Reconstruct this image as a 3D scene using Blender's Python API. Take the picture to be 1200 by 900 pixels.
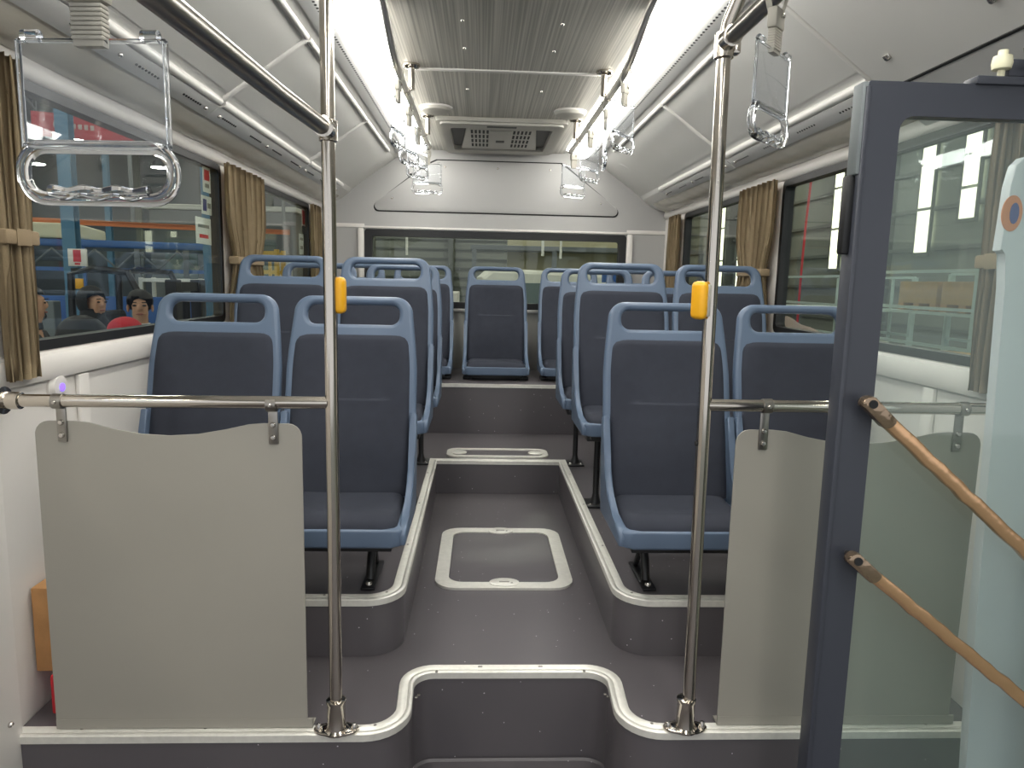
import bpy, bmesh, math, random
from mathutils import Vector, Matrix
random.seed(7)
PI = math.pi
sc = bpy.context.scene
for o in list(bpy.data.objects):
    bpy.data.objects.remove(o)
C = sc.collection

# ------------------------------------------------------------------ camera
CAM = Vector((-.095, 0, 1.05))
def cam_axes(pitch, yaw, roll):
    cp, sp, cy, sy = math.cos(pitch), math.sin(pitch), math.cos(yaw), math.sin(yaw)
    f = Vector((sy*cp, cy*cp, -sp)); r = Vector((cy, -sy, 0)); d = f.cross(r)
    c, s = math.cos(roll), math.sin(roll)
    return c*r+s*d, -s*r+c*d, f
r_, d_, f_ = cam_axes(.14294, .04515, -.02219)
cam = bpy.data.cameras.new('camera'); co = bpy.data.objects.new('camera', cam); C.objects.link(co)
cam.sensor_fit = 'HORIZONTAL'; cam.sensor_width = 36; cam.lens = 36*836.67/1200
cam.clip_start = .05; cam.clip_end = 200
m = Matrix.Identity(4)
for i in range(3):
    m[i][0] = r_[i]; m[i][1] = -d_[i]; m[i][2] = -f_[i]; m[i][3] = CAM[i]
co.matrix_world = m
sc.camera = co

# ------------------------------------------------------------------ world, exposure
w = bpy.data.worlds.new('world'); sc.world = w; w.use_nodes = True
bg = w.node_tree.nodes['Background']; bg.inputs[0].default_value = (.93, .96, 1, 1); bg.inputs[1].default_value = .9
sc.view_settings.view_transform = 'Standard'; sc.view_settings.look = 'None'
sc.view_settings.gamma = 1; sc.view_settings.use_curve_mapping = False
sc.view_settings.exposure = 0.25
STRIP = 13.5          # light strips of the bus
HALL = 85.0          # hall lamps

# ------------------------------------------------------------------ materials
def lin(c):
    return tuple(((v/255)/12.92 if v/255 <= .04045 else ((v/255+.055)/1.055)**2.4) for v in c)+(1,)
MATS = {}
def mat(name, col, rough=.5, metal=0, spec=.5, noise=0, nscale=30, bump=0, bscale=200, coat=0, emit=0, emitcol=None, stretch=None):
    M = bpy.data.materials.new(name); M.use_nodes = True; nt = M.node_tree; b = nt.nodes['Principled BSDF']
    c = lin(col)
    b.inputs['Base Color'].default_value = c
    b.inputs['Roughness'].default_value = rough; b.inputs['Metallic'].default_value = metal
    b.inputs['Specular IOR Level'].default_value = spec
    if coat: b.inputs['Coat Weight'].default_value = coat; b.inputs['Coat Roughness'].default_value = .15
    if emit:
        b.inputs['Emission Color'].default_value = lin(emitcol or col); b.inputs['Emission Strength'].default_value = emit
    if noise or bump:
        tc = nt.nodes.new('ShaderNodeTexCoord'); src = tc.outputs['Object']
        if stretch:
            mp = nt.nodes.new('ShaderNodeMapping'); mp.inputs['Scale'].default_value = stretch
            nt.links.new(src, mp.inputs[0]); src = mp.outputs[0]
    if noise:
        n = nt.nodes.new('ShaderNodeTexNoise'); n.inputs['Scale'].default_value = nscale; n.inputs['Detail'].default_value = 4
        nt.links.new(src, n.inputs['Vector'])
        r = nt.nodes.new('ShaderNodeValToRGB')
        r.color_ramp.elements[0].position = .3; r.color_ramp.elements[1].position = .7
        r.color_ramp.elements[0].color = tuple(v*(1-noise) for v in c[:3])+(1,)
        r.color_ramp.elements[1].color = tuple(min(1, v*(1+noise)) for v in c[:3])+(1,)
        nt.links.new(n.outputs['Fac'], r.inputs[0]); nt.links.new(r.outputs[0], b.inputs['Base Color'])
    if bump:
        n = nt.nodes.new('ShaderNodeTexNoise'); n.inputs['Scale'].default_value = bscale; n.inputs['Detail'].default_value = 3
        nt.links.new(src, n.inputs['Vector'])
        bp = nt.nodes.new('ShaderNodeBump'); bp.inputs['Strength'].default_value = bump; bp.inputs['Distance'].default_value = .002
        nt.links.new(n.outputs['Fac'], bp.inputs['Height']); nt.links.new(bp.outputs[0], b.inputs['Normal'])
    MATS[name] = M
    return M

def glass(name, tint=(.95, .97, .96), ior=1.45, haze=0, hazecol=(200, 215, 210)):
    M = bpy.data.materials.new(name); M.use_nodes = True; nt = M.node_tree
    nt.nodes.remove(nt.nodes['Principled BSDF']); out = nt.nodes['Material Output']
    t = nt.nodes.new('ShaderNodeBsdfTransparent'); t.inputs[0].default_value = tint+(1,)
    g = nt.nodes.new('ShaderNodeBsdfGlossy'); g.inputs['Roughness'].default_value = .02
    f = nt.nodes.new('ShaderNodeFresnel'); ge = nt.nodes.new('ShaderNodeNewGeometry')
    mr = nt.nodes.new('ShaderNodeMapRange'); mr.inputs[3].default_value = ior; mr.inputs[4].default_value = 1/ior   # same reflectance on both faces of the sheet
    nt.links.new(ge.outputs['Backfacing'], mr.inputs[0]); nt.links.new(mr.outputs[0], f.inputs[0])
    mx = nt.nodes.new('ShaderNodeMixShader')
    nt.links.new(f.outputs[0], mx.inputs[0]); nt.links.new(t.outputs[0], mx.inputs[1]); nt.links.new(g.outputs[0], mx.inputs[2])
    last = mx
    if haze:
        d = nt.nodes.new('ShaderNodeBsdfDiffuse'); d.inputs[0].default_value = lin(hazecol)
        m2 = nt.nodes.new('ShaderNodeMixShader'); m2.inputs[0].default_value = haze
        nt.links.new(mx.outputs[0], m2.inputs[1]); nt.links.new(d.outputs[0], m2.inputs[2]); last = m2
    nt.links.new(last.outputs[0], out.inputs[0]); MATS[name] = M
    return M

def floor_mat():
    M = mat('vinyl_floor', (89, 85, 88), .31, spec=.45, bump=.12, bscale=500)
    nt = M.node_tree; b = nt.nodes['Principled BSDF']
    tc = nt.nodes.new('ShaderNodeTexCoord')
    v = nt.nodes.new('ShaderNodeTexVoronoi'); v.inputs['Scale'].default_value = 34
    nt.links.new(tc.outputs['Object'], v.inputs['Vector'])
    lt = nt.nodes.new('ShaderNodeMath'); lt.operation = 'LESS_THAN'; lt.inputs[1].default_value = .06
    nt.links.new(v.outputs['Distance'], lt.inputs[0])
    sp = nt.nodes.new('ShaderNodeSeparateColor'); nt.links.new(v.outputs['Color'], sp.inputs[0])
    gt = nt.nodes.new('ShaderNodeMath'); gt.operation = 'GREATER_THAN'; gt.inputs[1].default_value = .45
    nt.links.new(sp.outputs[0], gt.inputs[0])
    ml = nt.nodes.new('ShaderNodeMath'); ml.operation = 'MULTIPLY'
    nt.links.new(lt.outputs[0], ml.inputs[0]); nt.links.new(gt.outputs[0], ml.inputs[1])
    mx = nt.nodes.new('ShaderNodeMix'); mx.data_type = 'RGBA'
    mx.inputs[6].default_value = lin((89, 85, 88)); mx.inputs[7].default_value = lin((205, 198, 205))
    nt.links.new(ml.outputs[0], mx.inputs[0]); nt.links.new(mx.outputs[2], b.inputs['Base Color'])
    return M

def stripe_mat():
    M = mat('striped_ceiling', (150, 147, 138), .40, metal=.1)
    nt = M.node_tree; b = nt.nodes['Principled BSDF']
    tc = nt.nodes.new('ShaderNodeTexCoord')
    mp = nt.nodes.new('ShaderNodeMapping'); mp.inputs['Scale'].default_value = (150, .7, 1)
    n = nt.nodes.new('ShaderNodeTexNoise'); n.inputs['Scale'].default_value = 1; n.inputs['Detail'].default_value = 2
    nt.links.new(tc.outputs['Object'], mp.inputs[0]); nt.links.new(mp.outputs[0], n.inputs['Vector'])
    r = nt.nodes.new('ShaderNodeValToRGB'); r.color_ramp.elements[0].position = .35; r.color_ramp.elements[1].position = .65
    r.color_ramp.elements[0].color = lin((152, 150, 142)); r.color_ramp.elements[1].color = lin((200, 197, 188))
    nt.links.new(n.outputs['Fac'], r.inputs[0]); nt.links.new(r.outputs[0], b.inputs['Base Color'])
    return M

floor_mat(); stripe_mat()
mat('alu_trim', (220, 218, 210), .36, .3, noise=.06, nscale=60)
mat('stainless', (194, 187, 177), .13, 1)
mat('rail_steel', (214, 210, 204), .3, .9)
mat('steel', (150, 146, 140), .28, 1)
mat('chrome_bolt', (190, 186, 180), .25, 1)
mat('seat_blue', (88, 104, 126), .42, bump=.08, bscale=600)
mat('seat_fabric', (52, 55, 65), .8, spec=.25, bump=.5, bscale=900, noise=.06, nscale=25)
mat('black_metal', (22, 22, 24), .4)
mat('rubber_black', (16, 17, 19), .5)
mat('partition', (150, 146, 137), .36, noise=.03, nscale=3)
mat('wall_white', (214, 210, 205), .45, noise=.02, nscale=4)
mat('wall_grey', (164, 163, 161), .5, noise=.02, nscale=4)
mat('duct_grey', (204, 203, 199), .5, noise=.02, nscale=3)
mat('duct_tube', (208, 206, 202), .4)
mat('perf_strip', (196, 196, 194), .45)
mat('hole_dark', (22, 22, 24), .7)
mat('cove', (200, 195, 182), .2, bump=.8, bscale=28, stretch=(1, .35, 1))
mat('ac_plastic', (172, 170, 162), .5)
mat('ac_dark', (70, 70, 68), .6)
mat('curtain', (160, 142, 112), .85, bump=.4, bscale=300, noise=.08, nscale=20)
mat('curtain_dark', (140, 122, 100), .85, bump=.4, bscale=300, noise=.08, nscale=20)
mat('curtain_band_shaded', (132, 115, 90), .9, bump=.4, bscale=300)  # curtain cloth darkened, with the shade of the folds put in its colour
mat('yellow', (238, 174, 28), .35)
mat('door_frame', (57, 60, 69), .4)
mat('door_panel', (200, 203, 208), .35, noise=.05, nscale=3)
mat('wrapped_bar', (214, 172, 132), .2, .85, bump=.8, bscale=22)
mat('wrap_end', (150, 130, 110), .15, .8, bump=1, bscale=70)
mat('webbing', (196, 194, 186), .7)
mat('sleeve', (168, 164, 154), .5)
mat('paper', (226, 222, 214), .7)
mat('red', (196, 36, 48), .5)
mat('orange', (208, 126, 76), .5)
mat('print_blue', (44, 56, 130), .5)
mat('print_grey', (130, 126, 122), .6)
mat('wood_box', (184, 136, 86), .6, noise=.12, nscale=20)
mat('lamp_diffuser', (255, 255, 250), .5, emit=STRIP, emitcol=(255, 253, 246))
mat('hall_lamp', (255, 255, 255), .5, emit=HALL, emitcol=(255, 250, 236))
mat('hall_window', (255, 250, 225), .5, emit=2.2, emitcol=(255, 250, 222))
mat('hall_floor', (120, 126, 118), .45, noise=.15, nscale=2)
mat('hall_wall', (120, 124, 116), .7, noise=.06, nscale=1)
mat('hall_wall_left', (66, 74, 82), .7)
mat('hall_roof', (54, 58, 60), .7)
mat('girt', (90, 94, 88), .6)
mat('truss', (110, 116, 118), .5)
mat('steel_blue', (70, 116, 146), .45)
mat('body_blue', (60, 104, 168), .4)
mat('panel_blue', (44, 92, 160), .5)
mat('white_paint', (222, 222, 214), .4)
mat('hall_cream', (178, 172, 140), .6)
mat('cream', (224, 220, 190), .5)
mat('green', (30, 130, 80), .4)
mat('box_cardboard', (190, 150, 96), .8, noise=.08)
mat('box_brown', (104, 66, 46), .7)
mat('box_blue', (36, 48, 120), .5)
mat('yellow_frame', (220, 180, 70), .5)
mat('skin', (206, 160, 130), .55, spec=.3)
mat('hair', (20, 18, 18), .6)
mat('cloth_black', (30, 31, 34), .8)
mat('cloth_white', (222, 222, 224), .8)
mat('cloth_red', (196, 34, 50), .7)
mat('cloth_navy', (42, 46, 60), .8)
mat('cloth_pink', (206, 190, 182), .8)
mat('lip', (160, 96, 86), .5)
mat('grey_box', (110, 116, 118), .6)
mat('van_white', (226, 226, 212), .35)
mat('van_glass', (96, 112, 108), .1)
mat('pale_cage', (190, 206, 200), .4)
mat('violet', (120, 90, 230), .4, emit=1.5, emitcol=(120, 90, 240))
glass('window_glass', (.86, .9, .88))
glass('door_glass', (.90, .935, .92), haze=.06, hazecol=(176, 200, 190))
glass('clear_card', (.95, .96, .97), 1.3, haze=.04, hazecol=(230, 235, 240))
M = mat('clear_plastic', (250, 252, 255), .04); bb = M.node_tree.nodes['Principled BSDF']
bb.inputs['Transmission Weight'].default_value = 1; bb.inputs['IOR'].default_value = 1.4

# ------------------------------------------------------------------ helpers
def nb(): return bmesh.new()
def obj(name, bm, mt, parent=None, smooth=True, ang=.65):
    me = bpy.data.meshes.new(name)
    bmesh.ops.recalc_face_normals(bm, faces=bm.faces[:])
    bm.to_mesh(me); bm.free()
    me.materials.append(MATS[mt])
    if smooth:
        for p in me.polygons: p.use_smooth = True
        me.set_sharp_from_angle(angle=ang)
    o = bpy.data.objects.new(name, me); C.objects.link(o)
    if parent: o.parent = parent
    return o
def same(name, me, parent=None, loc=(0, 0, 0), rot=(0, 0, 0)):
    o = bpy.data.objects.new(name, me); C.objects.link(o); o.location = loc; o.rotation_euler = rot
    if parent: o.parent = parent
    return o
def empty(name, loc=(0, 0, 0), rz=0, parent=None):
    o = bpy.data.objects.new(name, None); C.objects.link(o); o.location = loc; o.rotation_euler = (0, 0, rz); o.empty_display_size = .1
    if parent: o.parent = parent
    return o
def tag(o, label=None, cat=None, group=None):
    if label: o['label'] = label
    if cat: o['category'] = cat
    if group: o['group'] = group
    return o
def struct(o, label=None):
    o['kind'] = 'structure'
    if label: o['label'] = label
    return o
def copy_tree(o, parent=None):
    c = o.copy(); C.objects.link(c); c.parent = parent
    for ch in list(o.children): copy_tree(ch, c)
    return c

def box(bm, c, s, bev=0, rot=None, seg=2):
    r = bmesh.ops.create_cube(bm, size=1)
    vs = r['verts']
    for v in vs: v.co = Vector((v.co.x*s[0], v.co.y*s[1], v.co.z*s[2]))
    if bev:
        es = list({e for v in vs for e in v.link_edges})
        rr = bmesh.ops.bevel(bm, geom=es, offset=bev, segments=seg, affect='EDGES', profile=.5)
        vs = list(set(rr['verts']) | {v for v in vs if v.is_valid})
        vs = list({v for f in rr['faces'] for v in f.verts} | set(v for v in vs if v.is_valid))
    M = Matrix.Translation(Vector(c))
    if rot is not None: M = M @ rot.to_4x4()
    for v in vs: v.co = M @ v.co
    return vs
def box2(bm, x0, x1, y0, y1, z0, z1, bev=0):
    return box(bm, ((x0+x1)/2, (y0+y1)/2, (z0+z1)/2), (abs(x1-x0), abs(y1-y0), abs(z1-z0)), bev)
def tube(bm, pts, r, n=14, closed=False, caps=True, rs=None):
    pts = [Vector(p) for p in pts]; N = len(pts); rings = []
    prev = None
    for i, p in enumerate(pts):
        if closed: t = (pts[(i+1) % N]-pts[i-1])
        else: t = pts[min(i+1, N-1)]-pts[max(i-1, 0)]
        t.normalize()
        if prev is None:
            a = Vector((0, 0, 1)) if abs(t.z) < .9 else Vector((1, 0, 0))
            u = t.cross(a).normalized()
        else:
            u = (prev - t*prev.dot(t)).normalized()
        prev = u; v = t.cross(u); rr = rs[i] if rs else r
        rings.append([bm.verts.new(p+(u*math.cos(2*PI*k/n)+v*math.sin(2*PI*k/n))*rr) for k in range(n)])
    for i in range(N if closed else N-1):
        a, b = rings[i], rings[(i+1) % N]
        for k in range(n): bm.faces.new((a[k], a[(k+1) % n], b[(k+1) % n], b[k]))
    if caps and not closed:
        bm.faces.new(rings[0][::-1]); bm.faces.new(rings[-1])
def cyl(bm, a, b, r, r2=None, n=16): tube(bm, [a, b], r, n, rs=[r, r if r2 is None else r2])
def prism(bm, poly, a0, a1, ax='z', bev=0):
    def P(u, v, w):
        return {'z': (u, v, w), 'y': (u, w, v), 'x': (w, u, v)}[ax]
    lo = [bm.verts.new(P(u, v, a0)) for u, v in poly]; hi = [bm.verts.new(P(u, v, a1)) for u, v in poly]
    n = len(poly); fs = [bm.faces.new(lo[::-1]), bm.faces.new(hi)]
    for i in range(n): fs.append(bm.faces.new((lo[i], lo[(i+1) % n], hi[(i+1) % n], hi[i])))
    if bev:
        es = list({e for f in fs[:2] for e in f.edges})
        bmesh.ops.bevel(bm, geom=es, offset=bev, segments=2, affect='EDGES', profile=.5)
def arc(cx, cy, r, a0, a1, n=8):
    return [(cx+r*math.cos(math.radians(a0+(a1-a0)*i/n)), cy+r*math.sin(math.radians(a0+(a1-a0)*i/n))) for i in range(n+1)]
def rrect(cx, cy, wd, h, r, n=5):
    x0, x1, y0, y1 = cx-wd/2, cx+wd/2, cy-h/2, cy+h/2
    return arc(x1-r, y0+r, r, -90, 0, n)+arc(x1-r, y1-r, r, 0, 90, n)+arc(x0+r, y1-r, r, 90, 180, n)+arc(x0+r, y0+r, r, 180, 270, n)
def ring_prism(bm, outer, inner, a0, a1, ax='z'):
    def P(u, v, w): return {'z': (u, v, w), 'y': (u, w, v), 'x': (w, u, v)}[ax]
    n = len(outer)
    L = [[bm.verts.new(P(u, v, a)) for u, v in poly] for poly, a in ((outer, a0), (outer, a1), (inner, a1), (inner, a0))]
    for j in range(4):
        A, B = L[j], L[(j+1) % 4]
        for i in range(n): bm.faces.new((A[i], A[(i+1) % n], B[(i+1) % n], B[i]))
def lathe(bm, prof, c, ax='z', n=20):
    c = Vector(c); rings = []
    for r, h in prof:
        ring = []
        for k in range(n):
            a = 2*PI*k/n; u, v = max(r, 1e-5)*math.cos(a), max(r, 1e-5)*math.sin(a)
            ring.append(bm.verts.new(c+Vector({'z': (u, v, h), 'y': (u, h, v), 'x': (h, u, v)}[ax])))
        rings.append(ring)
    for a, b in zip(rings, rings[1:]):
        for k in range(n): bm.faces.new((a[k], a[(k+1) % n], b[(k+1) % n], b[k]))
    bm.faces.new(rings[0]); bm.faces.new(rings[-1])
def sweep(bm, path, prof, z0=0, closed=False):
    """prof: closed list of (offset to the left of travel, z)"""
    P = [Vector(p) for p in path]; N = len(P); rings = []
    for i in range(N):
        if closed: a = (P[i]-P[i-1]).normalized(); b = (P[(i+1) % N]-P[i]).normalized()
        else:
            a = (P[i]-P[i-1]).normalized() if i else (P[1]-P[0]).normalized()
            b = (P[i+1]-P[i]).normalized() if i < N-1 else a
        na, nb_ = Vector((-a.y, a.x)), Vector((-b.y, b.x)); mt = na+nb_
        mt = mt/max(.3, mt.dot(na)) if mt.length > 1e-6 else na
        rings.append([bm.verts.new((P[i].x+mt.x*o, P[i].y+mt.y*o, z0+z)) for o, z in prof])
    k = len(prof)
    for i in range(N if closed else N-1):
        A, B = rings[i], rings[(i+1) % N]
        for j in range(k): bm.faces.new((A[j], A[(j+1) % k], B[(j+1) % k], B[j]))
    if not closed: bm.faces.new(rings[0]); bm.faces.new(rings[-1][::-1])
def grid_surface(bm, fn, nu, nv):
    V = [[bm.verts.new(fn(i/nu, j/nv)) for i in range(nu+1)] for j in range(nv+1)]
    for j in range(nv):
        for i in range(nu): bm.faces.new((V[j][i], V[j][i+1], V[j+1][i+1], V[j+1][i]))
    return V
def sphere(bm, c, r, sc_=(1, 1, 1), u=16, v=10):
    rr = bmesh.ops.create_uvsphere(bm, u_segments=u, v_segments=v, radius=r)
    for q in rr['verts']: q.co = Vector((q.co.x*sc_[0], q.co.y*sc_[1], q.co.z*sc_[2]))+Vector(c)
def rnd(t): return Vector(t)

def text_obj(name, s, size, loc, rot, mt, parent=None, ext=.0006):
    cu = bpy.data.curves.new(name, 'FONT'); cu.body = s; cu.size = size; cu.extrude = ext; cu.align_x = 'CENTER'; cu.align_y = 'CENTER'
    t = bpy.data.objects.new(name, cu); C.objects.link(t)
    dg = bpy.context.evaluated_depsgraph_get(); me = bpy.data.meshes.new_from_object(t.evaluated_get(dg))
    bpy.data.objects.remove(t)
    me.materials.clear(); me.materials.append(MATS[mt])
    return same(name, me, parent, loc, rot)

bolt_bm = nb(); lathe(bolt_bm, [(.0, .006), (.0045, .0055), (.0062, .003), (.0066, 0), (.0066, -.003)], (0, 0, 0), 'z', 10)
BOLT = obj('bolt_master', bolt_bm, 'chrome_bolt').data
bpy.data.objects.remove(bpy.data.objects['bolt_master'])
dark_bm = nb(); lathe(dark_bm, [(.0, .0012), (.0032, .001), (.0042, 0), (.0042, -.002)], (0, 0, 0), 'z', 8)
SCREW = obj('screw_master', dark_bm, 'steel').data
bpy.data.objects.remove(bpy.data.objects['screw_master'])

# ================================================================== SETTING
HW = 1.15
# --- floors
bm = nb(); box2(bm, -1.2, 1.2, -1.2, 2.0, -.35, -.253)
struct(obj('floor', bm, 'vinyl_floor', smooth=False), 'dark speckled vinyl floor of the low entrance area')
L = [(-1.145, 1.535)]+arc(-.355, 1.635, .1, -90, 0, 8)+arc(-.205, 1.745, .055, 180, 90, 8)
front_path = L+[(-x, y) for x, y in L[::-1]]
bm = nb(); prism(bm, front_path+[(1.15, 4.1), (-1.15, 4.1)], -.3, 0)
struct(obj('floor_platform', bm, 'vinyl_floor'), 'dark speckled vinyl platform floor of the aisle')
L = [(-1.145, 1.885)]+arc(-.405, 1.985, .1, -90, 0, 8)+[(-.305, 3.44)]
pod_path = L+[(-x, y) for x, y in L[::-1]]
bm = nb(); prism(bm, pod_path+[(1.15, 4.1), (-1.15, 4.1)], .0005, .165)
struct(obj('floor_podium', bm, 'vinyl_floor'), 'raised dark vinyl seat podium around the sunken aisle')
bm = nb(); box2(bm, -1.15, 1.15, 4.09, 4.98, .0, .45)
struct(obj('floor_rear', bm, 'vinyl_floor', smooth=False), 'high dark vinyl platform under the rear bench row')
# coving strips where floor meets riser
bm = nb()
cp = [(x, y-.012) for x, y in front_path if abs(x) < .3]
sweep(bm, cp, [(0, 0), (.006, 0), (.006, .006), (.003, .003)], -.253)
struct(obj('trim_7', bm, 'vinyl_floor'))

TP = [(-.004, -.014), (-.004, .003), (.0, .006), (.007, .006), (.009, .004), (.011, .004), (.013, .006), (.032, .006), (.034, .0005), (.0, .0005), (-.0005, -.014)]
def trim(name, path, z, prof, screws, label):
    bm = nb(); sweep(bm, path, prof, z)
    o = struct(obj(name, bm, 'alu_trim', ang=.9), label)
    for x, y in screws: same('screw', SCREW, o, (x, y, z+.006))
    return o
trim('trim_1', front_path, 0, TP, [(x*s, y) for s in (-1, 1) for x, y in ((1.0, 1.557), (.72, 1.557), (.33, 1.565), (.243, 1.68), (.238, 1.69), (.2, 1.8), (.08, 1.822), (.085, 1.822))], 'front aluminium floor edge with an S curve into the aisle step')
trim('trim_2', pod_path, .165, TP, [(s*x, y) for s in (-1, 1) for x, y in ((.35, 1.93), (.328, 2.3), (.328, 2.75), (.328, 3.2), (.52, 1.91))], 'aluminium edge running round the sunken aisle')
trim('trim_3', [(-1.14, 4.09), (1.14, 4.09)], .45, [(-.004, -.012), (-.004, .006), (.02, .006), (.02, .0005), (0, .0005), (0, -.012)], [], 'thin aluminium edge of the rear platform')

# --- side walls
def side_wall(s, nm, wins, y0, floorz):
    x0, x1 = s*HW, s*(HW+.035)
    bm = nb()
    box2(bm, x0, x1, y0, 4.98, floorz, .86)
    box2(bm, x0, x1, y0, 4.98, 1.485, 1.98)
    ys = [y0]+[v for w_ in wins for v in w_]+[4.98]
    for a, b in zip(ys[0::2], ys[1::2]):
        if b-a > .01: box2(bm, x0, x1, a, b, .86, 1.485)
    return struct(obj(nm, bm, 'wall_white', smooth=False))
side_wall(-1, 'wall_left', [(1.62, 3.005), (3.49, 4.49)], 1.25, -.3)
side_wall(1, 'wall_right', [(1.62, 3.0), (3.40, 4.45)], 1.53, -.3)
# entrance header on the right, over the open doorway
bm = nb(); box2(bm, HW, HW+.06, -.6, 1.53, 1.485, 1.98); struct(obj('wall_header', bm, 'wall_white', smooth=False))
bm = nb(); box2(bm, -HW-.06, -HW, -.6, 1.25, 1.485, 1.98); box2(bm, -HW-.06, -HW, -.6, 1.25, -.3, .7)
struct(obj('wall_front', bm, 'wall_white', smooth=False))
# front left white pillar
bm = nb(); prism(bm, [(-1.2, 1.1), (-1.128, 1.1), (-1.122, 1.52), (-1.128, 1.548), (-1.15, 1.556), (-1.2, 1.556)], -.3, .80, bev=.006)
pl = struct(obj('wall_pillar', bm, 'wall_white'), 'white front corner pillar beside the left partition')
same('bolt', BOLT, pl, (-1.121, 1.50, .055), (0, PI/2, 0))

def side_window(n, s, y0, y1):
    e = empty('window_%d' % n, (s*HW, (y0+y1)/2, 1.17)); struct(e)
    x = s*.012; hy = (y1-y0)/2; z0, z1 = -.31, .315
    bm = nb(); ring_prism(bm, rrect(0, (z0+z1)/2, 2*hy, z1-z0, .03), rrect(0, (z0+z1)/2, 2*hy-.05, z1-z0-.05, .02), s*-.002, s*.038, 'x')
    obj('window_frame', bm, 'rubber_black', e)
    bm = nb(); box2(bm, x+.006, x+.011, -hy+.02, hy-.02, z0+.02, z1-.02); obj('pane', bm, 'window_glass', e, smooth=False)
    return e
w1 = side_window(1, -1, 1.62, 3.005); w2 = side_window(2, -1, 3.49, 4.49)
w3 = side_window(3, 1, 1.62, 3.0); w4 = side_window(4, 1, 3.40, 4.45)
# ledges under the windows and padded wall rail above them
for s, nm, y0 in ((-1, 'left', 1.558), (1, 'right', 1.54)):
    bm = nb(); prism(bm, [(s*HW, .785), (s*(HW-.014), .79), (s*(HW-.02), .805), (s*(HW-.02), .835), (s*(HW-.014), .85), (s*HW, .856)], y0, 4.91, 'y', bev=.004)
    struct(obj('trim_%s_ledge' % nm, bm, 'wall_white'), 'padded white ledge under the %s windows' % nm)
    bm = nb(); prism(bm, [(s*HW, 1.485), (s*(HW-.01), 1.49), (s*(HW-.018), 1.505), (s*(HW-.018), 1.525), (s*(HW-.01), 1.54), (s*HW, 1.54)], y0, 4.91, 'y', bev=.004)
    struct(obj('trim_%s_header' % nm, bm, 'wall_white'), 'white rail above the %s windows' % nm)
    bm = nb(); box2(bm, s*HW, s*(HW-.012), y0+.33, y0+.38, .17, .785, .004); struct(obj('trim_%s_batten' % nm, bm, 'wall_white'))

# --- rear wall with window
RY = 4.92
bm = nb()
box2(bm, -1.2, -.885, RY, RY+.06, .45, 1.98); box2(bm, .885, 1.2, RY, RY+.06, .45, 1.98)
box2(bm, -.885, .885, RY, RY+.06, 1.375, 1.98); box2(bm, -.885, .885, RY, RY+.06, .45, .855)
wr = struct(obj('wall_rear', bm, 'wall_grey', smooth=False))
hexo = [(-.40, 1.832), (.42, 1.832), (.47, 1.80), (.80, 1.56)]+arc(.785, 1.53, .03, 30, -90, 5)+arc(-.785, 1.53, .03, 270, 150, 5)+[(-.80, 1.56), (-.47, 1.80)]
def grow(poly, d):
    cx = sum(p[0] for p in poly)/len(poly); cy = sum(p[1] for p in poly)/len(poly)
    return [(x+(d if x > cx else -d), y+(d if y > cy else -d)) for x, y in poly]
bm = nb(); prism(bm, grow(hexo, .008), RY-.002, RY+.001, 'y'); obj('panel_groove', bm, 'hole_dark', wr)
bm = nb(); prism(bm, hexo, RY-.008, RY-.001, 'y', bev=.002); ap = obj('access_panel', bm, 'wall_grey', wr)
for x, z in ((-.35, 1.79), (0, 1.79), (.35, 1.79), (-.70, 1.58), (.70, 1.58)):
    same('bolt', BOLT, ap, (x, RY-.008, z), (PI/2, 0, 0))
bm = nb(); box2(bm, -1.15, -.885, RY-.006, RY+.001, 1.385, 1.41, .002); box2(bm, .885, 1.15, RY-.006, RY+.001, 1.385, 1.41, .002); box2(bm, -.885, .885, RY-.012, RY+.001, 1.38, 1.395, .003)
obj('seam_strip', bm, 'wall_white', wr)
for s in (-1, 1):
    bm = nb(); box2(bm, s*.887, s*.925, RY-.03, RY+.001, .855, 1.38, .008); obj('window_post', bm, 'wall_white', wr)
bm = nb(); box2(bm, -1.14, 1.14, RY-.05, RY+.001, .835, .856, .004); obj('ledge', bm, 'wall_grey', wr)
bm = nb(); box2(bm, -1.14, 1.14, RY-.03, RY+.001, .45, .835, .002); obj('lower_panel', bm, 'ac_plastic', wr)
e = struct(empty('window_5', (0, RY, 1.115)))
bm = nb(); ring_prism(bm, rrect(0, 0, 1.77, .52, .02), rrect(0, 0, 1.67, .43, .015), -.004, .05, 'y'); obj('window_frame', bm, 'rubber_black', e)
bm = nb(); box2(bm, -.85, .85, .02, .026, -.23, .23); obj('pane', bm, 'window_glass', e, smooth=False)

# --- ceiling
CZ = 1.90
bm = nb(); box2(bm, -.435, .435, -.6, RY, CZ, CZ+.05)
ce = struct(obj('ceiling', bm, 'striped_ceiling', smooth=False), 'striped metallic centre panel of the bus ceiling')
bm = nb(); box2(bm, -.37, .37, 3.06, 3.085, CZ-.006, CZ+.001, .002); obj('seam_strip', bm, 'duct_tube', ce)
bm = nb(); box2(bm, -.37, .37, 1.42, 1.445, CZ-.006, CZ+.001, .002); obj('seam_strip', bm, 'duct_tube', ce)
for y in (1.9, 2.2, 2.51, 2.795, 3.365):
    for x in (-.172, .16): same('screw', BOLT, ce, (x, y, CZ), (PI, 0, 0))

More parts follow.
